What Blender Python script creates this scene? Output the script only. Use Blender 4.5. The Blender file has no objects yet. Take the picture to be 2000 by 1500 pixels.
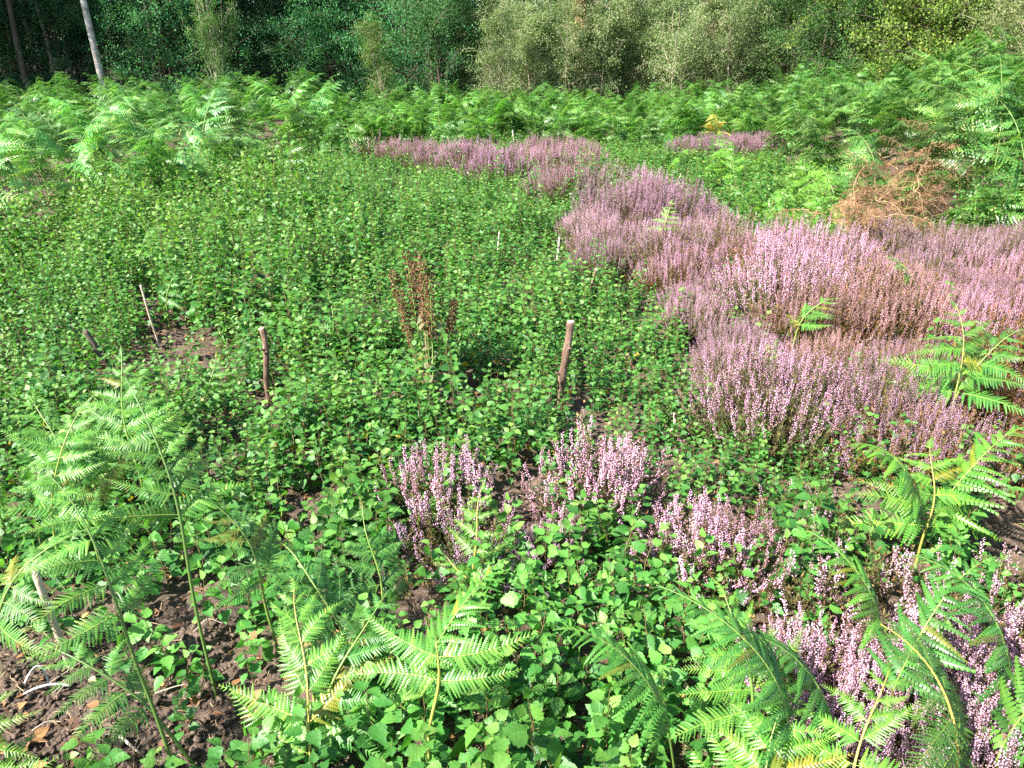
import bpy, math, random
import numpy as np
from mathutils import Matrix, Vector

R = math.radians
sc = bpy.context.scene
col = sc.collection
rng = np.random.default_rng(7)
random.seed(7)

# ------------------------------------------------------------------ camera, sky, sun, exposure
EYE = 1.5
PITCH = R(23.4)
FPX = 1515.0                                    # focal length in photo pixels (photo is 2000 wide)
cam_d = bpy.data.cameras.new('camera')
cam_d.sensor_width = 36.0
cam_d.lens = 36.0 * FPX / 2000.0
cam_d.clip_start = 0.05
cam_d.clip_end = 1000
cam = bpy.data.objects.new('camera', cam_d)
col.objects.link(cam)
cam.location = (0, 0, EYE)
cam.rotation_euler = (math.pi / 2 - PITCH, 0, 0)
sc.camera = cam

SUN_EL = 44.0
SUN_AZ = -122.0        # degrees clockwise from +Y: left of the view and a little behind the camera
sx, sy, sz = (math.sin(R(SUN_AZ)) * math.cos(R(SUN_EL)), math.cos(R(SUN_AZ)) * math.cos(R(SUN_EL)), math.sin(R(SUN_EL)))
world = bpy.data.worlds.new("World")
sc.world = world
world.use_nodes = True
wn = world.node_tree
for n in list(wn.nodes): wn.nodes.remove(n)
sky = wn.nodes.new('ShaderNodeTexSky'); sky.sky_type = 'NISHITA'; sky.sun_disc = False
sky.sun_elevation = R(SUN_EL); sky.sun_rotation = R(SUN_AZ)
bg = wn.nodes.new('ShaderNodeBackground'); bg.inputs['Strength'].default_value = 0.078
wo = wn.nodes.new('ShaderNodeOutputWorld')
wn.links.new(sky.outputs[0], bg.inputs[0]); wn.links.new(bg.outputs[0], wo.inputs[0])
sun_d = bpy.data.lights.new('sun', 'SUN'); sun_d.energy = 5.0; sun_d.angle = R(0.55); sun_d.color = (1.0, 0.95, 0.86)
sun = bpy.data.objects.new('sun', sun_d); col.objects.link(sun)
sun.rotation_euler = Vector((sx, sy, sz)).to_track_quat('Z', 'Y').to_euler()
sc.view_settings.view_transform = 'Standard'; sc.view_settings.look = 'None'
sc.view_settings.exposure = 2.03; sc.view_settings.gamma = 1.0
sc.cycles.max_bounces = 6; sc.cycles.diffuse_bounces = 3; sc.cycles.glossy_bounces = 2
sc.cycles.transmission_bounces = 4; sc.cycles.transparent_max_bounces = 4
sc.cycles.use_denoising = False

SP, CP = math.sin(PITCH), math.cos(PITCH)
def G(px, py, z=0.0):
    """where the line of sight through a photo pixel meets height z"""
    u, v = (px - 1000) / FPX, (750 - py) / FPX
    t = (z - EYE) / (-SP + v * CP)
    return np.array([u * t, (CP + v * SP) * t, z])
def PX(x, y, z=0.0):
    d = y * CP - (z - EYE) * SP
    v = (y * SP + (z - EYE) * CP)
    return 1000 + FPX * x / d, 750 - FPX * v / d

# ------------------------------------------------------------------ noise
_T = np.random.default_rng(3).random((256, 256))
def vnoise(x, y):
    xi, yi = np.floor(x).astype(int), np.floor(y).astype(int)
    fx, fy = x - xi, y - yi
    fx, fy = fx * fx * (3 - 2 * fx), fy * fy * (3 - 2 * fy)
    a, b = _T[xi & 255, yi & 255], _T[(xi + 1) & 255, yi & 255]
    c, d = _T[xi & 255, (yi + 1) & 255], _T[(xi + 1) & 255, (yi + 1) & 255]
    return (a * (1 - fx) + b * fx) * (1 - fy) + (c * (1 - fx) + d * fx) * fy
def hgt(x, y):
    x, y = np.asarray(x, float), np.asarray(y, float)
    h = 0.10 * (vnoise(x * .45 + 3, y * .45 + 9) - .5) + 0.05 * (vnoise(x * 1.7, y * 1.7) - .5)
    near = np.clip(1 - np.maximum(np.abs(x) - 3, y - 6) / 2, 0, 1)
    h += near * (0.045 * (vnoise(x * 7, y * 7 + 5) - .5) + 0.024 * (vnoise(x * 19, y * 19) - .5) + 0.012 * (vnoise(x * 43, y * 43 + 5) - .5))
    rise = np.clip((x - 3.0) / 6, 0, 1) * np.clip((y - 4) / 4, 0, 1)
    h += 0.5 * rise
    return h

# ------------------------------------------------------------------ mesh helpers
def unit(v):
    return v / (np.linalg.norm(v, axis=-1, keepdims=True) + 1e-12)
class TB:
    """collects triangles with a per-vertex 'var' value and a material index"""
    def __init__(s): s.V = []; s.F = []; s.A = []; s.M = []; s.n = 0
    def add(s, V, F, var=0.5, m=0):
        V = np.asarray(V, float); F = np.asarray(F, int)
        s.V.append(V); s.F.append(F + s.n); s.n += len(V)
        s.A.append(np.full(len(V), float(var)) if np.isscalar(var) else np.asarray(var, float))
        s.M.append(np.full(len(F), m, int))
    def inst(s, tV, tF, M, T, var, m=0):
        k, n = len(T), len(tV)
        V = np.einsum('kij,nj->kni', M, tV) + T[:, None, :]
        F = tF[None] + (np.arange(k) * n)[:, None, None]
        s.add(V.reshape(-1, 3), F.reshape(-1, 3), np.repeat(var, n), m)
    def arrays(s):
        return np.concatenate(s.V), np.concatenate(s.F), np.concatenate(s.A), np.concatenate(s.M)
    def merge(s, arr, M3=None, T=None, dvar=0.0):
        V, F, A, MI = arr
        if M3 is not None: V = V @ np.asarray(M3).T
        if T is not None: V = V + T
        s.V.append(V); s.F.append(F + s.n); s.n += len(V); s.A.append(np.where(A < .99, np.clip(A + dvar, 0, .955), A)); s.M.append(MI)
    def mesh(s, name, mats, smooth=False):
        return to_mesh(name, s.arrays(), mats, smooth)
def to_mesh(name, arr, mats, smooth=False):
    V, F, A, MI = arr
    me = bpy.data.meshes.new(name)
    me.vertices.add(len(V)); me.vertices.foreach_set('co', V.astype(np.float32).ravel())
    me.loops.add(len(F) * 3); me.loops.foreach_set('vertex_index', F.astype(np.int32).ravel())
    me.polygons.add(len(F)); me.polygons.foreach_set('loop_start', np.arange(0, len(F) * 3, 3, dtype=np.int32))
    me.polygons.foreach_set('loop_total', np.full(len(F), 3, np.int32))
    me.polygons.foreach_set('material_index', MI.astype(np.int32))
    if smooth: me.polygons.foreach_set('use_smooth', np.ones(len(F), bool))
    at = me.attributes.new('var', 'FLOAT', 'POINT'); at.data.foreach_set('value', A.astype(np.float32))
    for m in mats: me.materials.append(m)
    me.update(calc_edges=True)
    return me
def frames(d, n):
    x = unit(d); z = unit(n - (n * x).sum(-1, keepdims=True) * x); y = np.cross(z, x)
    return np.stack([x, y, z], -1)
def tube(tb, P, r, sides=5, var=0.5, m=0, cap=False):
    P = np.asarray(P, float); k = len(P); r = np.broadcast_to(np.asarray(r, float), (k,))
    t = unit(np.gradient(P, axis=0))
    ref = np.array([0.0, 0.0, 1.0]) if abs(t[:, 2]).mean() < 0.8 else np.array([0.0, 1.0, 0.0])
    a = unit(np.cross(t, ref)); b = np.cross(t, a)
    th = np.arange(sides) * 2 * math.pi / sides
    V = (P[:, None] + r[:, None, None] * (a[:, None] * np.cos(th)[None, :, None] + b[:, None] * np.sin(th)[None, :, None])).reshape(-1, 3)
    F = []
    for i in range(k - 1):
        for j in range(sides):
            p, q = i * sides + j, i * sides + (j + 1) % sides
            F += [(p, q, q + sides), (p, q + sides, p + sides)]
    if cap:
        V = np.vstack([V, P[-1], P[0]])
        for j in range(sides):
            F.append(((k - 1) * sides + j, (k - 1) * sides + (j + 1) % sides, k * sides))
            F.append(((j + 1) % sides, j, k * sides + 1))
    tb.add(V, F, var, m)
def bez(p0, p1, p2, n):
    t = np.linspace(0, 1, n)[:, None]
    return (1 - t) ** 2 * np.asarray(p0) + 2 * t * (1 - t) * np.asarray(p1) + t * t * np.asarray(p2)

# ------------------------------------------------------------------ objects helpers
ORD = ['first', 'second', 'third', 'fourth', 'fifth', 'sixth', 'seventh', 'eighth', 'ninth', 'tenth', 'eleventh', 'twelfth', 'thirteenth', 'fourteenth', 'fifteenth', 'sixteenth', 'seventeenth', 'eighteenth', 'nineteenth', 'twentieth', 'twenty-first', 'twenty-second', 'twenty-third', 'twenty-fourth']
def tag(o, label=None, cat=None, group=None, kind=None):
    if label: o['label'] = label
    if cat: o['category'] = cat
    if group: o['group'] = group
    if kind: o['kind'] = kind
    return o
def empty(name, loc=(0, 0, 0), rz=0.0):
    o = bpy.data.objects.new(name, None); col.objects.link(o)
    o.location = loc; o.rotation_euler = (0, 0, rz); o.empty_display_size = 0.1
    return o
def obj(name, me, parent=None):
    o = bpy.data.objects.new(name, me); col.objects.link(o)
    if parent: o.parent = parent
    return o

# ------------------------------------------------------------------ materials
def nt(name):
    m = bpy.data.materials.new(name); m.use_nodes = True
    t = m.node_tree
    return m, t, t.nodes['Principled BSDF'], t.nodes['Material Output']
def leaf_mat(name, stops, rough=0.45, transl=0.3, spec=0.5, tcol=(1.3, 1.5, 0.5), hue=0.0, tint=True, bump=None):
    """colour from the per-leaf value along `stops`, jittered per object; part of the light passes through"""
    m, t, p, out = nt(name)
    N, L = t.nodes, t.links
    a = N.new('ShaderNodeAttribute'); a.attribute_name = 'var'
    oi = N.new('ShaderNodeObjectInfo')
    ramp = N.new('ShaderNodeValToRGB'); ramp.color_ramp.interpolation = 'LINEAR'
    els = ramp.color_ramp.elements
    while len(els) < len(stops): els.new(0.5)
    for e, (pos, c) in zip(els, stops): e.position = pos; e.color = (*c, 1)
    L.new(a.outputs['Fac'], ramp.inputs[0])
    hsv = N.new('ShaderNodeHueSaturation')
    mp = N.new('ShaderNodeMapRange'); mp.inputs[3].default_value = 0.8; mp.inputs[4].default_value = 1.2
    L.new(oi.outputs['Random'], mp.inputs[0]); L.new(mp.outputs[0], hsv.inputs['Value'])
    L.new(ramp.outputs[0], hsv.inputs['Color'])
    cur = hsv.outputs[0]
    if tint:
        mul = N.new('ShaderNodeMix'); mul.data_type = 'RGBA'; mul.blend_type = 'MULTIPLY'; mul.inputs['Factor'].default_value = 1
        L.new(cur, mul.inputs['A']); L.new(oi.outputs['Color'], mul.inputs['B']); cur = mul.outputs['Result']
    L.new(cur, p.inputs['Base Color'])
    p.inputs['Roughness'].default_value = rough
    p.inputs['Specular IOR Level'].default_value = spec
    if bump:
        tc = N.new('ShaderNodeTexCoord'); nz = N.new('ShaderNodeTexNoise'); nz.inputs['Scale'].default_value = bump[0]; nz.inputs['Detail'].default_value = 3
        b = N.new('ShaderNodeBump'); b.inputs['Strength'].default_value = bump[1]; b.inputs['Distance'].default_value = bump[2]
        L.new(tc.outputs['Object'], nz.inputs['Vector']); L.new(nz.outputs['Fac'], b.inputs['Height']); L.new(b.outputs[0], p.inputs['Normal'])
    if transl > 0:
        tr = N.new('ShaderNodeBsdfTranslucent'); mix = N.new('ShaderNodeMixShader'); mix.inputs[0].default_value = transl
        g = N.new('ShaderNodeMix'); g.data_type = 'RGBA'; g.blend_type = 'MULTIPLY'; g.inputs['Factor'].default_value = 1
        g.inputs['B'].default_value = (*tcol, 1); g.clamp_result = True
        L.new(cur, g.inputs['A']); L.new(g.outputs['Result'], tr.inputs[0])
        L.new(p.outputs[0], mix.inputs[1]); L.new(tr.outputs[0], mix.inputs[2]); L.new(mix.outputs[0], out.inputs[0])
    return m
def rough_mat(name, stops, scale=40, rough=0.85, bump=(0.6, 0.004), coords='Object', stretch=(1, 1, 1), detail=6):
    m, t, p, out = nt(name)
    N, L = t.nodes, t.links
    tc = N.new('ShaderNodeTexCoord'); mp = N.new('ShaderNodeMapping'); mp.inputs['Scale'].default_value = stretch
    nz = N.new('ShaderNodeTexNoise'); nz.inputs['Scale'].default_value = scale; nz.inputs['Detail'].default_value = detail; nz.inputs['Roughness'].default_value = 0.65
    ramp = N.new('ShaderNodeValToRGB'); els = ramp.color_ramp.elements
    while len(els) < len(stops): els.new(0.5)
    for e, (pos, c) in zip(els, stops): e.position = pos; e.color = (*c, 1)
    L.new(tc.outputs[coords], mp.inputs[0]); L.new(mp.outputs[0], nz.inputs['Vector']); L.new(nz.outputs['Fac'], ramp.inputs[0])
    L.new(ramp.outputs[0], p.inputs['Base Color']); p.inputs['Roughness'].default_value = rough
    p.inputs['Specular IOR Level'].default_value = 0.25
    b = N.new('ShaderNodeBump'); b.inputs['Strength'].default_value = bump[0]; b.inputs['Distance'].default_value = bump[1]
    L.new(nz.outputs['Fac'], b.inputs['Height']); L.new(b.outputs[0], p.inputs['Normal'])
    return m

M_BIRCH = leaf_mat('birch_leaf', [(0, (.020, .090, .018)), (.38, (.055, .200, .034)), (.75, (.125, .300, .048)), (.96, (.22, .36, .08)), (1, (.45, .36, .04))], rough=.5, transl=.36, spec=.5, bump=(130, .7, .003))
M_BSTEM = leaf_mat('birch_seedling_stem', [(0, (.10, .16, .03)), (.5, (.17, .13, .05)), (1, (.16, .06, .03))], rough=.6, transl=0)
M_FERN = leaf_mat('bracken_leaf', [(0, (.028, .115, .024)), (.5, (.060, .185, .032)), (.85, (.12, .27, .045)), (1, (.20, .30, .06))], rough=.38, transl=.33, spec=.55)
M_FSTEM = leaf_mat('bracken_stem', [(0, (.07, .15, .03)), (.6, (.16, .24, .05)), (1, (.34, .27, .06))], rough=.45, transl=0)
M_DEAD = leaf_mat('dead_bracken_leaf', [(0, (.075, .036, .018)), (.5, (.19, .100, .048)), (1, (.36, .23, .12))], rough=.8, transl=.2, spec=.2, tcol=(1.3, 1, .7))
M_DSTEM = leaf_mat('dead_stem', [(0, (.16, .09, .05)), (1, (.40, .29, .17))], rough=.8, transl=0, spec=.2)
M_FLOWER = leaf_mat('heather_flower', [(0, (.20, .11, .07)), (.22, (.45, .27, .29)), (.5, (.65, .42, .55)), (1, (.85, .68, .78))], rough=.7, transl=.3, spec=.2, tcol=(1.1, .95, 1.05))
M_HFOL = leaf_mat('heather_foliage', [(0, (.055, .075, .022)), (.5, (.10, .10, .03)), (.8, (.17, .11, .045)), (1, (.24, .11, .05))], rough=.75, transl=.15, spec=.2)
M_HWOOD = leaf_mat('heather_wood', [(0, (.055, .035, .025)), (.6, (.13, .09, .065)), (1, (.30, .25, .20))], rough=.85, transl=0, spec=.2)
M_SEED = leaf_mat('dry_seed_head', [(0, (.05, .024, .012)), (.5, (.12, .06, .028)), (1, (.24, .15, .075))], rough=.8, transl=.1, spec=.2, tcol=(1, 1, 1))
M_SLEAF = leaf_mat('withering_leaf', [(0, (.05, .09, .03)), (.5, (.10, .13, .05)), (1, (.17, .14, .07))], rough=.6, transl=.3)
M_LITTER = leaf_mat('fallen_leaf', [(0, (.07, .035, .02)), (.4, (.20, .10, .045)), (.75, (.38, .20, .08)), (.9, (.55, .40, .18)), (1, (.6, .5, .36))], rough=.7, transl=.1, spec=.3, tcol=(1, .8, .5))
M_YELLOW = leaf_mat('yellowed_fern_leaf', [(0, (.55, .36, .04)), (1, (.75, .60, .12))], rough=.6, transl=.35, tcol=(1.1, 1.1, .6))
M_CLOD = rough_mat('soil_clod', [(.25, (.028, .018, .013)), (.5, (.075, .053, .040)), (.75, (.18, .135, .10))], scale=60, bump=(.9, .004))
M_TWIG = rough_mat('bleached_twig', [(.3, (.20, .15, .11)), (.6, (.42, .36, .29)), (.8, (.62, .57, .5))], scale=50, stretch=(1, 1, 1))
M_BARK = rough_mat('stake_bark', [(.30, (.03, .02, .015)), (.42, (.09, .055, .04)), (.56, (.17, .10, .07)), (.70, (.34, .29, .24))], scale=70, bump=(1, .008), stretch=(1, 1, .22), rough=.75)
M_CUT = rough_mat('fresh_cut_wood', [(.3, (.55, .44, .30)), (.7, (.80, .72, .56))], scale=60)
M_CANE = rough_mat('weathered_cane', [(.3, (.30, .22, .14)), (.7, (.62, .54, .42))], scale=30, stretch=(1, 1, .1))
M_WHITECANE = rough_mat('white_marker', [(.3, (.34, .28, .22)), (.7, (.58, .52, .44))], scale=30, stretch=(1, 1, .2))
M_PLASTIC = rough_mat('white_plastic', [(.3, (.30, .33, .36)), (.7, (.62, .64, .64))], scale=20, rough=.4)
M_BTRUNK = rough_mat('birch_bark', [(.30, (.03, .03, .03)), (.40, (.25, .23, .20)), (.55, (.50, .47, .42)), (.8, (.62, .60, .55))], scale=3.5, stretch=(1, 1, 2.2), bump=(.5, .02), rough=.75)
M_TRUNK = rough_mat('dark_bark', [(.3, (.035, .028, .02)), (.55, (.10, .08, .06)), (.8, (.17, .15, .11))], scale=6, stretch=(1, 1, .35), bump=(.9, .03))
M_PALETWIG = rough_mat('sapling_bark', [(.3, (.16, .12, .09)), (.6, (.34, .29, .22)), (.8, (.48, .43, .34))], scale=5)
M_SAPL = leaf_mat('sapling_leaf', [(0, (.07, .115, .045)), (.5, (.14, .19, .07)), (1, (.25, .28, .13))], spec=.2, rough=.7, transl=.3)
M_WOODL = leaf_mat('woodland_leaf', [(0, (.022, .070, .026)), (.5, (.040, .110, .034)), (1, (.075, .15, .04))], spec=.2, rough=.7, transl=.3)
M_OAKL = leaf_mat('oak_leaf', [(0, (.045, .10, .022)), (.5, (.10, .17, .035)), (1, (.20, .25, .06))], spec=.2, rough=.65, transl=.3)
M_RUST = leaf_mat('withered_sapling_leaf', [(0, (.24, .14, .08)), (1, (.42, .28, .18))], rough=.7, transl=.3, tcol=(1.1, .9, .7))

# ground: dark peaty soil with fibres
m, t, p, out = nt('peaty_soil'); N, L = t.nodes, t.links
tc = N.new('ShaderNodeTexCoord')
def nz(scale, detail=8, rough=.65, dist=0.0):
    n = N.new('ShaderNodeTexNoise'); n.inputs['Scale'].default_value = scale; n.inputs['Detail'].default_value = detail
    n.inputs['Roughness'].default_value = rough; n.inputs['Distortion'].default_value = dist
    L.new(tc.outputs['Object'], n.inputs['Vector']); return n
n1, n2, n3, n4 = nz(3), nz(45), nz(160, 5), nz(9, 4, .6, 1.5)
r1 = N.new('ShaderNodeValToRGB'); e = r1.color_ramp.elements
e[0].position = .3; e[0].color = (.028, .021, .017, 1); e[1].position = .72; e[1].color = (.22, .165, .125, 1)
e2 = e.new(.5); e2.color = (.082, .058, .044, 1)
mx = N.new('ShaderNodeMath'); mx.operation = 'MULTIPLY_ADD'; mx.inputs[1].default_value = .45
L.new(n3.outputs['Fac'], mx.inputs[0])
ml = N.new('ShaderNodeMath'); ml.operation = 'MULTIPLY'; ml.inputs[1].default_value = .55
L.new(n2.outputs['Fac'], ml.inputs[0]); L.new(ml.outputs[0], mx.inputs[2]); L.new(mx.outputs[0], r1.inputs[0])
mo = N.new('ShaderNodeMix'); mo.data_type = 'RGBA'; mo.inputs['B'].default_value = (.085, .085, .03, 1)
rm = N.new('ShaderNodeMapRange'); rm.inputs[1].default_value = .58; rm.inputs[2].default_value = .75; rm.inputs[4].default_value = .55
L.new(n4.outputs['Fac'], rm.inputs[0]); L.new(rm.outputs[0], mo.inputs['Factor']); L.new(r1.outputs[0], mo.inputs['A'])
L.new(mo.outputs['Result'], p.inputs['Base Color']); p.inputs['Roughness'].default_value = .95; p.inputs['Specular IOR Level'].default_value = .2
b1 = N.new('ShaderNodeBump'); b1.inputs['Strength'].default_value = .9; b1.inputs['Distance'].default_value = .012
L.new(mx.outputs[0], b1.inputs['Height']); L.new(b1.outputs[0], p.inputs['Normal'])
M_SOIL = m

# ------------------------------------------------------------------ ground: one sheet out to the horizon
def axis(lo, hi, step, far):
    a = list(np.arange(lo, hi, step)); s = step; x = hi
    while x < far: a.append(x); s *= 1.16; x += s
    a.append(far); s = step * 1.16; x = lo - s
    while x > -far: a.insert(0, x); s *= 1.16; x -= s
    a.insert(0, -far); return np.array(a)
gx, gy = axis(-2.6, 3.0, .022, 400), axis(.4, 5.5, .022, 400)
X, Y = np.meshgrid(gx, gy); Z = hgt(X, Y)
V = np.stack([X, Y, Z], -1).reshape(-1, 3)
nx, ny = len(gx), len(gy)
i = (np.arange(ny - 1)[:, None] * nx + np.arange(nx - 1)[None]).ravel()
F = np.concatenate([np.stack([i, i + 1, i + nx + 1], 1), np.stack([i, i + nx + 1, i + nx], 1)])
o = obj('ground', to_mesh('ground', (V, F, np.full(len(V), .5), np.zeros(len(F), int)), [M_SOIL], True))
tag(o, 'dark brown crumbly heathland soil showing between the plants', 'ground', kind='structure')

# ------------------------------------------------------------------ leaf templates
def leaf_tpl(xs, ys, fold=.25, curl=.18):
    xs, ys = np.array(xs), np.array(ys)
    k = len(xs)
    mid = np.stack([xs, xs * 0, -curl * xs ** 2], 1)
    lf = np.stack([xs, ys, fold * ys - curl * xs ** 2], 1)[1:-1]
    rt = lf * [1, -1, 1]
    V = np.vstack([mid, lf, rt]); F = []
    for s, o_, in ((0, k), (1, k + k - 2)):
        ix = [0] + list(range(o_, o_ + k - 2)) + [k - 1]
        for a in range(k - 1):
            for tr in ((a, a + 1, ix[a + 1]), (a, ix[a + 1], ix[a])):
                if len(set(tr)) == 3: F.append(tr if s == 0 else tr[::-1])
    return V, np.array(F)
LEAF_HI = leaf_tpl([0, .07, .15, .24, .33, .44, .52, .64, .71, .84, 1.0], [0, .24, .25, .40, .36, .40, .30, .31, .19, .13, 0])
LEAF_LO = leaf_tpl([0, .18, .45, .75, 1.0], [0, .36, .38, .2, 0])
LEAF_BIG = leaf_tpl([0, .15, .35, .6, .8, 1.0], [0, .16, .24, .2, .1, 0], .2, .35)
def lobed(n, w, depth=.55, droop=.15):
    """a fern pinnule: a tapering strip cut into n lobes a side, along +X"""
    V, F = [(0, 0, 0)], []
    for i in range(n):
        x0, x1 = i / n, (i + 1) / n
        wt = w * (1 - x0 * .9) ** .8
        V.append((x1, 0, -droop * x1 ** 2)); c1 = len(V) - 1
        c0 = 0 if i == 0 else cprev
        for s in (1, -1):
            V.append((x0 + .50 / n, s * wt, -droop * x0 ** 2 - .03)); a = len(V) - 1
            V.append((x0 + 1.05 / n, s * wt * .80, -droop * x1 ** 2 - .03)); b = len(V) - 1
            V.append((x0 + .98 / n, s * wt * (1 - depth), -droop * x1 ** 2)); d = len(V) - 1
            f = [(c0, a, d), (a, b, d), (c0, d, c1)]
            F += [q if s < 0 else q[::-1] for q in f]
        cprev = c1
    return np.array(V, float), np.array(F)
PN_HI = lobed(8, .15, .42)
FEATHER = lobed(13, .13, .5, .28)
PN_MID = lobed(3, .14)
V_ = np.array([(0, 0, 0), (.35, .13, 0), (1, 0, -.15), (.35, -.13, 0)], float)
PN_LO = (V_, np.array([(0, 2, 1), (0, 3, 2)]))

def pinna(seed, tpl, npair, droop=.22, wide=.30, tip_curl=0.0):
    """one side branch of a frond, 1 long along +X, pinnules both sides"""
    r = np.random.default_rng(seed); tb = TB()
    bend = r.uniform(-.28, .28)
    def ax(t): return np.stack([t, bend * t * t, -droop * t ** 2.2 + tip_curl * t ** 4], -1)
    tt = np.linspace(0, 1, 9); tube(tb, ax(tt), np.linspace(.0075, .002, 9), 3, .55, 1)
    t = (np.arange(npair) + .6) / npair; t = .04 + .96 * t ** .93
    tan = unit(ax(t + .01) - ax(t - .01))
    for s in (1, -1):
        ln = wide * (1 - t) ** .72 * np.clip(.55 + t * 6, 0, 1) * r.uniform(.72, 1.1, npair) * (r.random(npair) > .04) + .015
        ang = R(72) - R(22) * t + r.normal(0, R(3), npair)
        side = np.cross(np.array([0, 0, 1.0]), tan)
        d = tan * np.cos(ang)[:, None] + s * side * np.sin(ang)[:, None] + np.array([0, 0, 1.0]) * r.normal(-.08, .09, npair)[:, None]
        n = np.array([0, 0, 1.0]) + s * side * r.normal(.08, .12, npair)[:, None]
        M = frames(d, n) * ln[:, None, None]
        if s < 0: M = M * 1.0
        tb.inst(tpl[0], tpl[1], M, ax(t), np.clip(r.normal(.45, .16, npair) + .25 * t, 0, 1))
    return tb.arrays()

def rachis(stipe, blade, lean0, lean1, az, bow=.1, n=22, r=None):
    """path of a frond: stipe rising at lean0 from vertical, then the blade arching over to lean1"""
    Ltot = stipe + blade; s = np.linspace(0, 1, n); ds = Ltot / (n - 1)
    f = np.clip((s * Ltot - stipe * .8) / (Ltot - stipe * .8), 0, 1)
    th = lean0 + (lean1 - lean0) * f ** 1.3 + bow * np.sin(s * 5)
    d = np.stack([np.sin(th) * math.cos(az), np.sin(th) * math.sin(az), np.cos(th)], 1)
    P = np.vstack([[0, 0, 0], np.cumsum(d[:-1] * ds, 0)])
    sw = (.035 * math.sin(az * 7 + stipe * 90) * (s * 1.0) ** 1.5 + .012 * np.sin(s * 8 + blade * 50) * s)
    P[:, 0] += -math.sin(az) * sw; P[:, 1] += math.cos(az) * sw
    return P, s * Ltot
def frond_frames(P, S, stipe, blade, width, npair, az, r, hold=.55, swing=66, taper=.85, jit=1.0):
    """position, frame and length of each pinna along the blade"""
    out = []
    f = (np.arange(npair) / npair) ** .85
    for k in range(npair):
        for sgn in (1, -1):
            ff = min(f[k] + r.uniform(-.008, .012), .98); s = stipe + blade * ff
            p = np.array([np.interp(s, S, P[:, j]) for j in range(3)])
            q = np.array([np.interp(s + .02, S, P[:, j]) for j in range(3)]); tn = unit(q - p + 1e-6)
            side = unit(np.cross(tn, [math.cos(az), math.sin(az), 1e-3]) if abs(tn[2]) > .2 else np.cross(tn, [0, 0, 1.0]))
            lat = np.array([math.sin(az), -math.cos(az), 0.0])
            side = lat
            ang = R(swing) - R(24) * ff + r.normal(0, R(8) * jit)
            d = tn * math.cos(ang) + sgn * side * math.sin(ang)
            d[2] = d[2] * hold + r.normal(.02, .12 * jit) - (.12 if jit > 1 else 0)
            fn = np.cross(side, tn); fn = fn if fn[2] > 0 else -fn
            n = unit(fn) * (1 - .35) + np.array([0, 0, 1.0]) * .6 + r.normal(0, .22 * jit, 3)
            L = width * ((1 - ff) ** taper) * r.uniform(.76, 1.12) * (1.0 if k else .92) + .02
            out.append((p, frames(d[None], n[None])[0], L))
    # terminal leaflet
    p = P[-2]; out.append((p, frames(unit(P[-1] - P[-2])[None], np.array([[0, 0, 1.0]]) + .01)[0], width * .16 + .02))
    return out

PIN_HI = [pinna(50 + i, PN_HI, 22, droop=.16 + .05 * i, wide=.25) for i in range(4)]
PIN_MID = [pinna(70 + i, PN_MID, 15, droop=.15 + .14 * i, wide=.36) for i in range(4)]
PIN_LOW = [pinna(90 + i, PN_LO, 13, droop=.15 + .09 * i, wide=.36) for i in range(3)]

# baked bracken plants (stem mesh + foliage mesh), used for the banks
def bake_bracken(seed, stipe, blade, lean0, lean1, width, npair, pins=PIN_MID, hold=.5):
    r = np.random.default_rng(seed); P, S = rachis(stipe, blade, lean0, lean1, 0.0, bow=r.uniform(-.08, .08))
    st = TB(); tube(st, P, np.interp(S, [0, stipe, stipe + blade], [.006, .005, .0012]), 5, .35, 0)
    fo = TB()
    for p, M, L in frond_frames(P, S, stipe, blade, width, npair, 0.0, r, hold, jit=1.8):
        a = pins[r.integers(len(pins))]
        fo.merge(a, M * L, p, r.normal(0, .10))
    return st.arrays(), fo.arrays()
BR = []
for i in range(10):
    r = np.random.default_rng(200 + i)
    BR.append(bake_bracken(200 + i, r.uniform(.30, .55), r.uniform(.72, .95), R(r.uniform(4, 16)), R(r.uniform(70, 125)), r.uniform(.34, .44), int(r.integers(10, 13))))
BR_LOW = []
for i in range(5):
    r = np.random.default_rng(240 + i)
    BR_LOW.append(bake_bracken(240 + i, r.uniform(.10, .2), r.uniform(.40, .6), R(r.uniform(10, 25)), R(r.uniform(70, 105)), r.uniform(.22, .3), 10))
FILL = []
for i in range(6):
    r = np.random.default_rng(270 + i)
    FILL.append(bake_bracken(270 + i, r.uniform(.08, .25), r.uniform(.55, .8), R(r.uniform(8, 30)), R(r.uniform(70, 110)), r.uniform(.30, .42), 10, PIN_LOW))
BR_ME = [(to_mesh('bracken_stem', a, [M_FSTEM], True), to_mesh('bracken_foliage', b, [M_FERN, M_FSTEM])) for a, b in BR]
BRL_ME = [(to_mesh('bracken_stem', a, [M_FSTEM], True), to_mesh('bracken_foliage', b, [M_FERN, M_FSTEM])) for a, b in BR_LOW]
def crumple(a, amp):
    V, F, A, MI = a; q = V * 14
    dv = np.stack([vnoise(q[:, 0] + q[:, 2], q[:, 1] + 9), vnoise(q[:, 0] + 31, q[:, 1] - q[:, 2]), vnoise(q[:, 1] + 3, q[:, 0] + 17)], 1) - .5
    return V + dv * amp, F, A, MI
DEADP = [pinna(110 + i, PN_LO, 12, droop=.5 + .2 * i, wide=.22, tip_curl=-.3) for i in range(3)]
DEAD_ME = []
for i in range(5):
    r = np.random.default_rng(290 + i); a, b = bake_bracken(290 + i, .25, r.uniform(.4, .6), R(10), R(r.uniform(60, 130)), r.uniform(.14, .24), 9, DEADP)
    DEAD_ME.append((to_mesh('dead_bracken_stem', crumple(a, .06), [M_DSTEM], True), to_mesh('dead_bracken_foliage', crumple(b, .10), [M_DEAD, M_DSTEM])))
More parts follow.
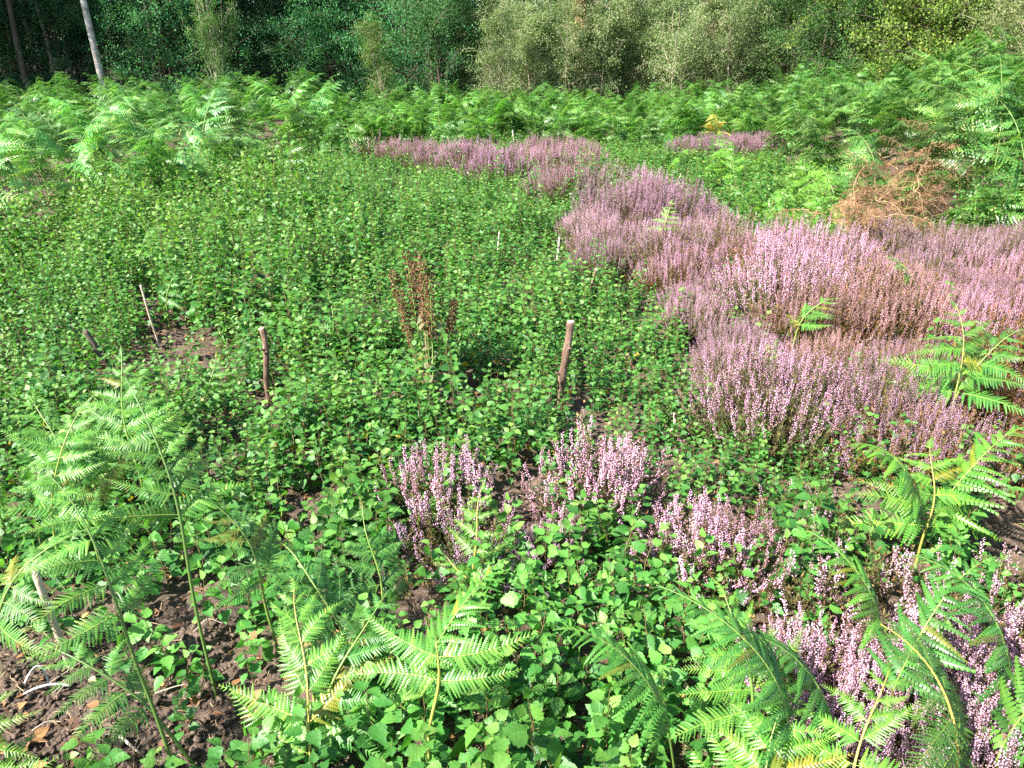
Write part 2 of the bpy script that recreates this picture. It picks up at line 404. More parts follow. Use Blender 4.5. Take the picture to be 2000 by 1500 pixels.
YEL_ME = (to_mesh('yellow_bracken_stem', BR_LOW[1][0], [M_DSTEM], True), to_mesh('yellow_bracken_foliage', BR_LOW[1][1], [M_YELLOW, M_DSTEM]))

def rotz(a): return np.array([[math.cos(a), -math.sin(a), 0], [math.sin(a), math.cos(a), 0], [0, 0, 1.0]])
def place_bracken(pair, x, y, rz, s, label, group, name='bracken_plant', tint=None, tilt=(0, 0), cat='fern', z=0):
    e = empty(name, (x, y, float(hgt(x, y)) - .02 + z), rz); e.scale = (s, s, s)
    e.rotation_euler = (tilt[0], tilt[1], rz)
    tag(e, label, cat, group)
    a = obj('stem', pair[0], e); b = obj('foliage', pair[1], e)
    if tint: b.color = (*tint, 1)
    return e

def inside(px, py, poly):
    c = False; n = len(poly)
    for i in range(n):
        (x1, y1), (x2, y2) = poly[i], poly[i - 1]
        if (y1 > py) != (y2 > py) and px < (x2 - x1) * (py - y1) / (y2 - y1) + x1: c = not c
    return c
# front edge of the bracken banks, as ground points in photo pixels
EDGE = [(-500, 600), (-60, 560), (60, 520), (230, 455), (420, 425), (520, 385), (600, 335), (700, 300), (800, 296), (1000, 292), (1250, 292), (1450, 296), (1520, 330), (1570, 395), (1700, 460), (1860, 480), (2010, 495), (2500, 560)]
EX, EY = zip(*EDGE)
def front_y(px): return np.interp(px, EX, EY)
LAB = {
 'left': ('tall pale green bracken frond with painted-in sheen in the dense bank beside the birch seedlings', 'bracken fronds in the near bank'),
 'mid': ('deep green bracken frond in the far bank below the saplings', 'bracken fronds in the far bank'),
 'right': ('dark green bracken frond on the rise around the heap of dead fronds', 'bracken fronds on the rise')}
cand = []
for gyy in np.arange(5.0, 17.5, .40):
    for gxx in np.arange(-13, 15, .40):
        x, y = gxx + rng.uniform(-.19, .19), gyy + rng.uniform(-.19, .19)
        px, py = PX(x, y, float(hgt(x, y)))
        if px < -420 or px > 2420 or py > front_y(px): continue
        pd = G(1720, 400); 
        if (x - pd[0]) ** 2 / .5 + (y - pd[1]) ** 2 / 1.2 < 1: continue
        if vnoise(np.array(x * .9 + 40), np.array(y * .9)) < .2: continue
        if px < 600 and rng.random() < .28: continue
        cand.append((x, y, px, py))
bins = {}
for c in sorted(cand, key=lambda c: c[1]):
    bins.setdefault(int(c[2] // 60), []).append(c)
ranked = sorted([(k, c) for v in bins.values() for k, c in enumerate(v)], key=lambda q: (q[0], q[1][1]))
vis = [c for k, c in ranked if -150 < c[2] < 2150][:235]
visset = set(id(c) for c in vis)
mass = TB()
def bparams(c):
    x, y, px, py = c
    zone = 'left' if px < 640 else ('right' if px > 1500 else 'mid')
    s = {'left': 1.0, 'mid': .98, 'right': 1.08}[zone] * rng.uniform(.82, 1.12)
    front = max(0, 1 - (front_y(px) - py) / 25)         # lower plants along the edge
    if px > 640: s *= 1 - .12 * front
    else: s *= 1 - .28 * front
    if zone == 'mid': s *= .80
    if zone == 'left': s *= .95 + .06 * math.sin(x * 1.3)
    if zone == 'right': s *= .88 + .30 * np.clip((px - 1720) / 200, 0, 1)
    # fronds lean out towards the light and the open side
    rz = rng.uniform(0, 6.28) if rng.random() < .5 else rng.normal(-1.9, .8)
    return zone, s, rz
for c in cand:
    zone, s, rz = bparams(c); k = int(rng.integers(len(BR)))
    if id(c) in visset:
        tint = {'left': (1.5, 1.35, 2.1), 'mid': (1.25, 1.2, 1.05), 'right': (1.3, 1.1, 1.35)}[zone]  # left tint: glaucous green, with the fronds' glossy highlights put into the colour
        tn = rng.choice([.62, .85, 1.0, 1.15, 1.4]); tint = tuple(v * rng.uniform(.92, 1.08) * tn for v in tint)
        px = c[2]
        w_ = {'left': [(100, 'at the outer end'), (300, 'below the pale leaning birch'), (480, 'below the narrow lit sapling'), (9e9, 'where the bank meets the far heather')],
              'mid': [(1050, 'behind the tall mauve heather'), (1300, 'between the far heather and the small patch'), (9e9, 'behind the small far heather patch')],
              'right': [(1600, 'below the mid green shrubs'), (1860, 'around the heap of dead fronds'), (9e9, 'below the young oaks')]}[zone]
        w_ = [q[1] for q in w_ if px < q[0]][0]
        ad = {'left': 'tall pale green bracken frond with painted-in sheen in the near bank ', 'mid': 'deep green bracken frond in the far bank ', 'right': 'dark green bracken frond on the rise '}[zone]
        place_bracken(BR_ME[k], c[0], c[1], rz, s, ad + w_, LAB[zone][1] + ' ' + w_, tint=tint)
    else:
        mass.merge(BR[k][1], rotz(rz) * s, np.array([c[0], c[1], float(hgt(c[0], c[1])) - .02]), rng.normal(-.05, .1))
for c in cand:                                     # lower fronds that close the banks down to the ground
    if not -300 < c[2] < 2300: continue
    fr = front_y(c[2]) - c[3]
    if fr > 90: continue
    if fr > 8 and vnoise(np.array(c[0] * 1.1 + 5), np.array(c[1] * 1.1)) < .34: continue
    for _ in range(2 if fr < 40 else 1):
        x, y = c[0] + rng.normal(0, .15), c[1] + rng.normal(0, .12)
        mass.merge(FILL[int(rng.integers(6))][1], rotz(rng.uniform(0, 6.28)) * rng.uniform(.75, 1.1), np.array([x, y, float(hgt(x, y)) - .02]), rng.normal(0, .12))
o = obj('bracken_thicket', mass.mesh('bracken_thicket', [M_FERN, M_FSTEM]))
tag(o, 'unbroken mass of bracken deeper in the banks in front of the woodland', 'bracken thicket', kind='stuff')

# low bright bracken among the far seedlings and heather on the right
low_spots = []
for i in range(46):
    px, py = rng.uniform(1290, 1640), rng.uniform(345, 500)
    if py > 380 + (px - 1290) * .42: continue
    low_spots.append((px, py))
for px, py in low_spots:
    g = G(px, py)
    place_bracken(BRL_ME[int(rng.integers(5))], g[0], g[1], rng.uniform(0, 6.28), rng.uniform(.7, 1.1), 'low bright yellow-green bracken frond between the heather band and the rise', 'low bracken fronds behind the heather', tint=(1.5, 1.35, .9))

# heap of dead fronds
heap = [(1640, 425), (1670, 440), (1700, 420), (1720, 400), (1745, 385), (1690, 455), (1640, 455), (1610, 440), (1760, 350), (1730, 365), (1780, 335), (1800, 325), (1700, 395), (1660, 405), (1820, 315), (1770, 310), (1600, 470), (1720, 435), (1750, 415), (1790, 360), (1680, 380), (1840, 320), (1745, 335), (1715, 350)]
for i in range(170):
    t_ = rng.random(); heap.append((1660 + 170 * t_ + rng.normal(0, 22), 446 - 120 * t_ + rng.normal(0, 14)))
for px, py in heap:
    g = G(px, py + 2, .3)
    place_bracken(DEAD_ME[int(rng.integers(5))], g[0], g[1], rng.normal(-1.2, 1.5), rng.uniform(.45, .80), 'collapsed rust-brown dead bracken frond in the heap on the rise', 'dead bracken fronds heaped on the rise', name='dead_bracken', tilt=(rng.normal(0, .8), rng.uniform(.2, 1.7)), cat='dead fern', z=rng.uniform(.0, .5))
g = G(1395, 306)
place_bracken(YEL_ME, g[0], g[1], -1.9, 1.25, 'yellowed bracken frond standing at the foot of the far bank', None, name='yellow_bracken', z=.1)

# ------------------------------------------------------------------ birch seedlings
def seedling(seed, h, nleaf, lsize, tpl, tall=False):
    r = np.random.default_rng(seed); st, fo = TB(), TB()
    lean = r.normal(0, .12, 2)
    t = np.linspace(0, 1, 6)
    P = np.stack([lean[0] * h * t ** 1.5 + .004 * np.sin(t * 9), lean[1] * h * t ** 1.5 + .004 * np.cos(t * 7), h * t], 1)
    tube(st, P, np.linspace(.0016, .0007, 6), 4, r.uniform(.1, .9), 0)
    ph = r.uniform(0, 6.28)
    f = (np.arange(nleaf) + r.uniform(.2, .8)) / nleaf; f = .22 + .80 * f; f = np.clip(f, 0, 1)
    pos = np.stack([np.interp(f, t, P[:, j]) for j in range(3)], 1)
    az = ph + np.arange(nleaf) * 2.4 + r.normal(0, .3, nleaf)
    el = R(15) + r.normal(0, .25, nleaf) + f ** 4 * .7
    d = np.stack([np.cos(az) * np.cos(el), np.sin(az) * np.cos(el), np.sin(el)], 1)
    pet = .010 + .008 * (1 - f)
    sz = lsize * (1.05 - .75 * np.clip(f - .35, 0, 1) ** 1.3) * r.uniform(.75, 1.15, nleaf)
    base = pos + d * pet[:, None]
    el2 = el - r.uniform(.1, .7, nleaf)
    d2 = np.stack([np.cos(az) * np.cos(el2), np.sin(az) * np.cos(el2), np.sin(el2)], 1)
    n = np.array([0, 0, 1.0]) + r.normal(0, .5, (nleaf, 3))
    M = frames(d2, n) * sz[:, None, None]
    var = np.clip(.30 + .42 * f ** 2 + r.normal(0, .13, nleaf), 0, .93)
    var[r.random(nleaf) < .0008] = 1
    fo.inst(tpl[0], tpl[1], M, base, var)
    for a, b in zip(pos, base): tube(st, [a, b], .0006, 3, .2, 0)
    return st.arrays(), fo.arrays()
SD_HI = [seedling(300 + i, .12 + .012 * i, 10 + i % 4, .042, LEAF_HI) for i in range(8)]
SD_LO = [seedling(330 + i, .14 + .016 * i, 14 + i % 5, .034, LEAF_LO) for i in range(8)]
SD_TALL = [seedling(360 + i, .30 + .03 * i, 26 + i, .031, LEAF_LO) for i in range(6)]
SD_ME = [(to_mesh('seedling_stem', a, [M_BSTEM]), to_mesh('seedling_leaves', b, [M_BIRCH])) for a, b in SD_HI]

BARE = [(0, 1400, 330, 150), (200, 1340, 280, 150), (330, 1430, 150, 110), (370, 1210, 120, 60), (590, 1290, 90, 60), (545, 795, 45, 32), (330, 665, 52, 22), (410, 725, 45, 20),
        (890, 775, 85, 32), (770, 775, 50, 18), (1000, 985, 75, 60), (1400, 1080, 130, 62), (850, 1130, 65, 80), (1980, 1060, 90, 90), (470, 565, 50, 22), (1290, 640, 70, 22),
        (1160, 545, 70, 22), (60, 470, 90, 22), (760, 1210, 70, 40), (1370, 1470, 50, 30), (930, 1480, 70, 30), (300, 600, 40, 25), (640, 640, 40, 20), (590, 990, 60, 28), (1030, 620, 35, 20), (1235, 740, 22, 14), (690, 760, 30, 20), (1060, 1040, 100, 30), (840, 560, 20, 16), (440, 1250, 60, 40), (120, 1200, 160, 60)]
HEATH = [(1120, 520), (1140, 455), (1240, 420), (1400, 480), (1520, 545), (1640, 515), (1800, 500), (2050, 520), (2300, 540), (2400, 1000), (2050, 960), (1880, 930), (1700, 915), (1500, 890), (1370, 800), (1330, 700), (1360, 620), (1200, 580)]
FORE_H = [(1430, 1250), (1560, 1190), (1750, 1170), (1900, 1190), (2100, 1230), (2300, 1500), (2300, 1800), (1640, 1800), (1560, 1500), (1460, 1330)]
def cover(px, py):
    for a, b, rx, ry in BARE:
        q = ((px - a) / rx) ** 2 + ((py - b) / ry) ** 2
        if q < 1: return .05
        if q < 1.5: return .45
    if inside(px, py, HEATH): return .07
    if inside(px, py, FORE_H): return .12
    return 1.0
near, far = [], []
y = 1.02
while y < 13.2:
    step = np.interp(y, [1, 3, 6, 13], [.063, .060, .064, .082])
    hw = y * .74 + 1.2
    for x in np.arange(-hw, hw, step):
        xx, yy = x + rng.uniform(-.5, .5) * step, y + rng.uniform(-.5, .5) * step
        px, py = PX(xx, yy)
        if py < front_y(px) - (55 if px < 620 else 8): continue
        c = cover(px, py)
        clump = vnoise(np.array(xx * 2.6 + 11), np.array(yy * 2.6))
        if clump < .18: c *= .4
        if vnoise(np.array(xx * 6 + 70), np.array(yy * 5)) < .17: c *= .3
        if rng.random() > c: continue
        tall = np.clip((yy - 3.4) / 2.0, 0, 1) * np.clip(1.0 - (px - 420) / 420, .10, 1) * np.clip((11 - yy) / 2, .2, 1)
        far.append((xx, yy, px, py, float(tall), float(clump)))
    y += step
far.sort(key=lambda q: q[1])
n_ind = 0; rest = []
for q in far:
    if n_ind < 285 and 20 < q[2] < 1980 and q[3] < 1520 and q[1] < 2.9: near.append(q); n_ind += 1
    else: rest.append(q)
LM = [(640, 1400, 'beside the low broad bright bracken'), (930, 1380, 'under the bracken arching low over the carpet'), (1180, 1380, 'in the open between the lowest bracken and the closest heather'),
      (430, 1380, 'beside the crossed dark bracken stems'), (870, 1080, 'around the heather clump with a yellow leaf'), (1170, 1100, 'around the heather clump with bare grey roots'), (1330, 1250, 'against the closest heather patch'),
      (600, 1120, 'around the slender bracken with a yellow-green stem'), (150, 1000, 'behind the squared plank'), (1500, 1000, 'on the bare ground behind the closest heather'), (1800, 1000, 'around the upright bracken with drooping fronds'), (560, 900, 'in front of the twisted brown post'), (1100, 900, 'in front of the stout reddish stake')]
for xx, yy, px, py, tall, cl in near:
    lm = min(LM, key=lambda q: (q[0] - px) ** 2 + (q[1] - py) ** 2)[2]
    a, b = SD_ME[int(rng.integers(8))]; s = rng.uniform(.7, 1.25)
    e = empty('birch_seedling', (xx, yy, float(hgt(xx, yy)) - .008), rng.uniform(0, 6.28)); e.scale = (s, s, s * rng.uniform(.85, 1.2))
    tag(e, 'small birch seedling ' + lm, 'seedling', 'birch seedlings ' + lm)
    obj('stem', a, e); f = obj('leaves', b, e); v = rng.uniform(.85, 1.15); f.color = (v, v, v, 1)
car = TB(); cst = TB()
for xx, yy, px, py, tall, cl in rest:
    use_tall = rng.random() < tall * .8
    src = SD_TALL[int(rng.integers(6))] if use_tall else (SD_HI if yy < 2.3 else SD_LO)[int(rng.integers(8))]
    s = rng.uniform(.75, 1.25) * np.interp(yy, [1, 4, 12], [1.0, 1.08, 1.2])
    if use_tall: s *= rng.uniform(.75, 1.2) * .95
    s *= (.70 + .55 * cl) * (.82 + .42 * float(vnoise(np.array(xx * 1.1 + 50), np.array(yy * 1.1 + 7))))
    Mx = np.diag([1, 1, 1 if use_tall else np.interp(yy, [1, 5, 12], [1, .9, .6])]) @ rotz(rng.uniform(0, 6.28)) * s; T = np.array([xx, yy, float(hgt(xx, yy)) - .008])
    dv = rng.normal(0, .12) + .16 * tall
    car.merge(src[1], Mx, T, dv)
    a = src[0]; car.merge((a[0], a[1], a[2], a[3] + 1), Mx, T)
o = obj('seedling_carpet', car.mesh('seedling_carpet', [M_BIRCH, M_BSTEM]))
tag(o, 'dense carpet of young birch seedlings over the clearing', 'seedlings', kind='stuff')

# ------------------------------------------------------------------ heather
FLO = (np.array([(0, 0, 0), (.9, .45, .2), (.9, -.4, .3), (.8, 0, -.5), (1.5, 0, 0)], float), np.array([(0, 1, 2), (0, 2, 3), (0, 3, 1), (1, 4, 2), (2, 4, 3), (3, 4, 1)]))
def heather(seed, Rr, H, nsp, fl_len=.12, nfl=38, fsize=.0037, splay=.5, sparse=0.0, up=.75, flowerless=0.0, aniso=1.0):
    r = np.random.default_rng(seed); wood, fol, flo = TB(), TB(), TB()
    NEED = (np.array([(0, 0, 0), (.5, .12, .0), (1, 0, .1), (.5, -.12, 0)], float), np.array([(0, 1, 2), (0, 2, 3)]))
    lump = r.uniform(0, 6.28, 4)
    for k in range(nsp):
        a = r.uniform(0, 6.28); q = math.sqrt(r.random()) * (1 + .12 * math.sin(3 * a + lump[0]))
        rr = Rr * q; z = H * (1 - .55 * q ** 3) * (1 + .10 * math.sin(5 * q + 2 * a + lump[1])) + r.normal(0, .028)
        tip = np.array([rr * math.cos(a), aniso * rr * math.sin(a), max(z, .05)])
        tip[:2] += r.normal(0, .03, 2); base = np.array([.28 * tip[0], .28 * tip[1], 0.0]) + r.normal(0, .04, 3) * [1, 1, 0]
        mid = base + (tip - base) * [.85 + .1 * splay, .85 + .1 * splay, .45]
        mid[2] *= (1 - .3 * splay * q)
        P = bez(base, mid, tip, 9) + r.normal(0, .003, (9, 3)); P[0] = base
        tube(wood, P, np.linspace(.0019, .0006, 9), 3, float(np.clip(r.normal(.45, .2), 0, 1)), 0)
        Lp = np.linalg.norm(np.diff(P, axis=0), axis=1).sum()
        S = np.concatenate([[0], np.cumsum(np.linalg.norm(np.diff(P, axis=0), axis=1))])
        fl = min(fl_len * r.uniform(.6, 1.25), Lp * .7)
        at = lambda s: np.stack([np.interp(s, S, P[:, j]) for j in range(3)], 1)
        ax = unit(P[-1] - P[-3])
        # florets
        bare = r.random() < flowerless + .35 * np.clip((q - .75) / .25, 0, 1)
        if not bare:
            n = max(5, int(nfl * fl / fl_len)); s = Lp - fl * (np.arange(n) + r.random(n)) / n
            th = r.uniform(0, 6.28, n)
            u = unit(np.cross(ax, [.3, .2, 1.0])); w = np.cross(ax, u)
            out_ = u * np.cos(th)[:, None] + w * np.sin(th)[:, None]
            d = out_ + ax * .5
            sz = fsize * r.uniform(.7, 1.25, n) * np.interp((Lp - s) / fl, [0, .12, .8, 1], [.55, 1, 1, .7])
            flo.inst(FLO[0], FLO[1], frames(d, np.tile(ax, (n, 1)) + .01) * sz[:, None, None], at(s) + out_ * .0012, np.clip(r.normal(.58, .2, n) + r.normal(0, .2), 0, 1))
        # needles below (and on flowerless shoots all the way up), with short side shoots
        n = int(26 if not bare else 40); lo = .35 * Lp; hi = Lp - (fl * .8 if not bare else 0)
        s = r.uniform(lo, hi, n); th = r.uniform(0, 6.28, n)
        u = unit(np.cross(ax, [.3, .2, 1.0])); w = np.cross(ax, u)
        out_ = u * np.cos(th)[:, None] + w * np.sin(th)[:, None]
        d = out_ * .7 + ax
        fol.inst(NEED[0], NEED[1], frames(d, out_ + .02) * r.uniform(.008, .022, n)[:, None, None], at(s), np.clip(r.normal(.45, .2, n) + r.normal(0, .15), 0, 1))
        # two little side sprays carrying needles and a few florets
        for _ in range(2):
            s0 = r.uniform(.45, .85) * Lp; p0 = at(np.array([s0]))[0]
            dd = unit(ax + r.normal(0, .5, 3)); ln = r.uniform(.03, .07)
            m_ = 9; ss = r.uniform(0, ln, m_)[:, None] * dd + p0
            oo = unit(r.normal(0, 1, (m_, 3)))
            fol.inst(NEED[0], NEED[1], frames(oo * .6 + dd, oo[:, ::-1] + .02) * .012, ss, np.clip(r.normal(.5, .2, m_), 0, 1))
            if not bare and r.random() < .5:
                flo.inst(FLO[0], FLO[1], frames(oo + dd * .4, oo[:, ::-1] + .02) * (fsize * .9), ss + dd * .01, np.clip(r.normal(.5, .2, m_), 0, 1))
    return wood.arrays(), fol.arrays(), (flo.arrays() if flo.V else None)
def hmesh(a): return (to_mesh('heather_stems', a[0], [M_HWOOD]), to_mesh('heather_foliage', a[1], [M_HFOL]), to_mesh('heather_flowers', a[2], [M_FLOWER]) if a[2] else None)
H_FULL = [hmesh(heather(400 + i, .36, .40, 430, aniso=.9, flowerless=.10 + .05 * i)) for i in range(5)]
H_NEAR = [hmesh(heather(420 + i, .30, .30, 300, fl_len=.125, nfl=66, fsize=.0040)) for i in range(3)]
H_CLUMP = [hmesh(heather(430 + i, .20, .25, 130, fl_len=.10, nfl=54, fsize=.0040, splay=1.0)) for i in range(3)]
H_SPARSE = [hmesh(heather(440 + i, .24, .18, 80, fl_len=.09, nfl=38, fsize=.004, splay=1.0, flowerless=.2)) for i in range(2)]
H_BROWN = [hmesh(heather(450 + i, .30, .30, 300, splay=.8, flowerless=.85)) for i in range(2)]
H_WISP = [hmesh(heather(460, .10, .24, 14, fl_len=.08, nfl=22, splay=.6, flowerless=.4))]
def place_heather(me, px, py, s, label, group=None, rz=None, flow=(1, 1, 1), fol=(1, 1, 1), world=None, sz=1.0, name='heather_bush'):
    if py < 420: sz *= .90
    g = G(px, py) if world is None else np.array(world)
    e = empty(name, (g[0], g[1], float(hgt(g[0], g[1])) - .01), rng.uniform(0, 6.28) if rz is None else rz); e.scale = (s, s, s * sz)
    tag(e, label, 'heather', group)
    obj('woody_stems', me[0], e); f = obj('foliage', me[1], e); f.color = (*fol, 1)
    if me[2]: q = obj('flower_spikes', me[2], e); q.color = (*flow, 1)
    return e
gfar, gband, gpatch, gfore = 'heather bushes at the far end of the band', 'heather bushes in the broad flowering band', 'heather bushes in the small far patch', 'heather bushes in the closest patch'
# far end of the band (base pixel, scale)
place_heather(H_SPARSE[0], 735, 318, 2.0, 'low thin heather tuft with faded flowers at the tip of the band', fol=(1.2, 1, 1))
for px, py, s in ((775, 326, .9), (815, 334, 1.0), (860, 342, 1.15), (900, 350, 1.25)):
    place_heather(H_FULL[int(rng.integers(5))], px, py, s, 'pink heather bush at the far tip of the band below the bracken bank', gfar, flow=(1.05, .9, 1))
place_heather(H_FULL[1], 930, 352, 1.35, 'tall mauve heather bush under the darkest gap of the far bracken bank', flow=(.98, .85, 1))
place_heather(H_FULL[2], 985, 366, 1.35, 'deep mauve heather bush next to the tallest one at the far end', flow=(.92, .78, .98))
for px, py, s in ((1045, 330, 1.1), (1090, 332, 1.15), (1135, 336, 1.1), (1060, 352, 1.15), (1105, 358, 1.2), (1020, 345, 1.0)):
    place_heather(H_FULL[int(rng.integers(5))], px, py, s, 'soft pink heather bush behind the round brown-centred bush', gfar, flow=(1.05, .92, 1))
place_heather(H_FULL[3], 1085, 410, 1.22, 'round pink heather bush with a bare brown-green centre', flow=(1.06, .93, 1))
place_heather(H_FULL[4], 1140, 402, 1.1, 'pink heather bush joined to the side of the round one', flow=(1.02, .9, 1))
for px, py in ((1185, 352), (1205, 365), (1240, 372), (1270, 385)):
    place_heather(H_SPARSE[int(rng.integers(2))], px, py, 1.5, 'thin fading heather tuft mixed into seedlings behind the large domed bush', 'fading heather tufts among the far seedlings')
place_heather(H_FULL[0], 1215, 478, 1.3, 'large domed mauve heather bush where the band narrows', flow=(1, .86, 1))
place_heather(H_FULL[2], 1300, 470, 1.28, 'mauve heather bush behind the small bracken tip in the band', flow=(.98, .85, 1))
place_heather(H_FULL[1], 1260, 440, 1.15, 'upper mauve heather bush crowning the narrow of the band', flow=(1, .88, 1))
# broad band, on a jittered ground grid
k = 0; row = 0
for gyy in np.arange(2.2, 8.0, .39):
    colk = 0; row_used = False
    for gxx in np.arange(.3, 5.5, .41):
        x, y_ = gxx + rng.uniform(-.11, .11), gyy + rng.uniform(-.11, .11)
        px, py = PX(x, y_)
        if px > 2250 or not inside(px, py, HEATH): continue
        if 1120 < px < 1340 and py < 485: continue
        k += 1; colk += 1; row += 0 if row_used else 1; row_used = True
        where = ORD[colk - 1] + ' from the left in the ' + ORD[row - 1] + ' row'
        brown = px > 1820 and py > 740
        tan = 1560 < px < 1760 and 620 < py < 760
        me = H_BROWN[k % 2] if brown and rng.random() < .75 else H_FULL[int(rng.integers(5))]
        s = rng.uniform(.9, 1.1) * (.68 + .70 * float(vnoise(np.array(x * 1.15 + 21), np.array(y_ * 1.15 + 3)))); hue = rng.uniform(.86, 1.12)
        if rng.random() < .10: continue
        if brown:
            place_heather(me, px, py, s, 'heather turning rust brown, ' + where + ' of the broad band', 'rust brown heather bushes', fol=(1.7, 1.0, .8))
        elif tan:
            place_heather(me, px, py, s, 'buff faded heather bush, ' + where + ' of the broad band', 'buff faded heather bushes', flow=(1.1, .95, .85), fol=(1.5, 1.1, .9))
        elif py < 570:
            place_heather(me, px, py, s * .9, 'greyish pink heather bush, ' + where + ' of the broad band', 'heather bushes at the back of the broad band', flow=(1.0, .93, .98), fol=(1.2, 1.2, 1.2))
        else:
            place_heather(me, px, py, s, 'pink flowering heather bush, ' + where + ' of the broad band', gband, flow=(1.08 * hue, .93 * hue, 1.05 * hue), fol=(rng.uniform(.8, 1.8), 1.1, 1), sz=rng.uniform(.72, 1.0))
# small far patch
for px, py in ((1340, 318), (1375, 322), (1410, 326), (1450, 322), (1485, 316), (1395, 312), (1430, 314)):
    place_heather(H_FULL[int(rng.integers(5))], px, py, .95, 'mauve heather bush in the small patch below the yellow fern', gpatch, flow=(1, .85, 1))
# foreground clumps
place_heather(H_CLUMP[0], 865, 1010, 1.12, 'pink heather clump with a yellow leaf in it, among seedlings beside bare soil', flow=(1.05, .95, 1.02))
place_heather(H_CLUMP[1], 1165, 995, 1.18, 'pink heather clump with bare grey roots at its foot', flow=(1.05, .92, .98))
place_heather(H_CLUMP[2], 1080, 1085, .85, 'low straggling heather growing over pale dead twigs', flow=(1.05, .95, 1), sz=.7)
place_heather(H_SPARSE[0], 900, 1110, 1.0, 'sparse shaded heather behind the little forked bracken', flow=(.95, .85, 1))
place_heather(H_CLUMP[0], 1000, 1135, .75, 'purple heather clump below the pale twigs, flowers tinted dull for shade', flow=(.85, .75, .95), sz=.7, rz=2)  # flower colour dimmed to stand for the shadow on this clump
place_heather(H_CLUMP[2], 1370, 1140, 1.05, 'splayed heather clump on bare soil with long arching spikes', flow=(1, .9, 1), sz=.85, rz=1.2)
place_heather(H_SPARSE[1], 1440, 1150, 1.0, 'thin heather sprigs on the patch of bare soil', flow=(1.05, .9, .9))
place_heather(H_SPARSE[0], 1560, 1060, .9, 'wiry half-bare heather shoots above the closest patch', flow=(1.05, .95, .95))
k = 0; row = 0
for gyy in np.arange(1.15, 2.35, .27):
    colk = 0; row_used = False
    for gxx in np.arange(.45, 2.4, .29):
        x, y_ = gxx + rng.uniform(-.07, .07), gyy + rng.uniform(-.07, .07)
        px, py = PX(x, y_)
        if not inside(px, py, FORE_H) or px > 2150 or py > 1700 or rng.random() < .06: continue
        colk += 1; row += 0 if row_used else 1; row_used = True
        q_ = rng.random(); place_heather(H_SPARSE[k % 2] if q_ < .10 else (H_CLUMP[k % 3] if q_ < .25 else H_NEAR[k % 3]), px, py, rng.uniform(.72, 1.02) * (1.25 if q_ < .25 else 1), 'lilac-pink heather bush, ' + ORD[colk - 1] + ' from the left in the ' + ORD[row - 1] + ' row of the closest patch', gfore, flow=(1.08, 1.0, 1.06)); k += 1
for px, py, s, lab in ((395, 520, 1.5, 'grey dead heather tuft beside a short cut post'), (640, 545, 1.2, 'lone heather sprig among tall seedlings'), (620, 680, 1.0, 'spindly pink heather sprig by a thin cane'), (875, 880, .6, 'single short heather spike standing behind the clump with a yellow leaf')):
    place_heather(H_WISP[0], px, py, s, lab, name='heather_sprig', flow=(.8, .8, .8))
place_heather(H_BROWN[0], 480, 590, .62, 'small pinkish brown heather tuft on a bare patch', fol=(1.8, 1.2, 1.2))
place_heather(H_SPARSE[1], 1470, 470, 1.2, 'thin brown heather shoots at the back edge of the broad band', fol=(1.4, 1, 1))
place_heather(H_SPARSE[0], 1930, 930, 1.0, 'leaning heather spray at the edge of the rust brown bushes', flow=(1, .88, 1))

# ------------------------------------------------------------------ single bracken plants, each pinna a part
FEATH_ME = []
for i in range(3):
    tb = TB(); tb.add(FEATHER[0] * [1, 1, 1], FEATHER[1], .35 + .15 * i); tube(tb, [(0, 0, .002), (.5, 0, -.065), (1, 0, -.275)], [.012, .008, .003], 3, .5, 1)
    FEATH_ME.append(tb.mesh('bracken_pinna', [M_FERN, M_FSTEM]))
PINOBJ = [to_mesh('bracken_pinna', a, [M_FERN, M_FSTEM]) for a in PIN_HI]
def fern(px, py, label, stipe, blade, lean0, lean1, az, width, npair=11, tint=(1, 1, 1), z=0.0, hold=.5, stemv=.4, rad=.0045, swing=66, seed=0, taper=.85, name='bracken_plant', simple=False):
    """az: compass of the lean, degrees, 0 = away to the right (+X), 90 = away from the camera (+Y)"""
    g = G(px, py, z); r = np.random.default_rng(seed + int(px * 7 + py))
    e = empty(name, (g[0], g[1], float(hgt(g[0], g[1])) - .01)); tag(e, label, 'fern')
    k_ = .78 if py > 1200 else .88
    stipe *= k_; blade *= k_; width *= .80 if py > 1200 else .9; npair = int(round(npair * .74)) if npair > 5 and not simple else npair
    A = R(az); P, S = rachis(stipe, blade, R(lean0), R(lean1), A, bow=r.uniform(-.05, .05), n=30)
    if simple: width *= .9
    if simple: rad, stemv = .003, stemv * .6
    tb = TB(); tube(tb, P, np.interp(S, [0, stipe, stipe + blade], [rad, rad * .8, rad * .2]), 7, stemv, 0)
    obj('stem', tb.mesh('stem', [M_FSTEM], True), e)
    for p, M, L in frond_frames(P, S, stipe, blade, width, npair, A, r, hold, swing, taper):
        o = obj('pinna', FEATH_ME[int(r.integers(3))] if simple else PINOBJ[int(r.integers(4))], e)
        Mx = Matrix(((M[0][0], M[0][1], M[0][2]), (M[1][0], M[1][1], M[1][2]), (M[2][0], M[2][1], M[2][2]))).to_4x4()
        o.matrix_local = Matrix.Translation(Vector(p)) @ Mx @ Matrix.Scale(L, 4)
        v = r.uniform(.82, 1.15); br = r.random() < .06; o.color = (tint[0] * v * (1.9 if br else 1), tint[1] * v * (.8 if br else 1), tint[2] * v * (.7 if br else 1), 1)
    return e
BRT = (1.35, 1.25, 1.1)
fern(350, 1530, 'tall bracken with a crossed dark stem and wide lowest fronds over bare soil', .62, .42, 8, 66, 150, .24, 10, BRT, stemv=.15, swing=72)
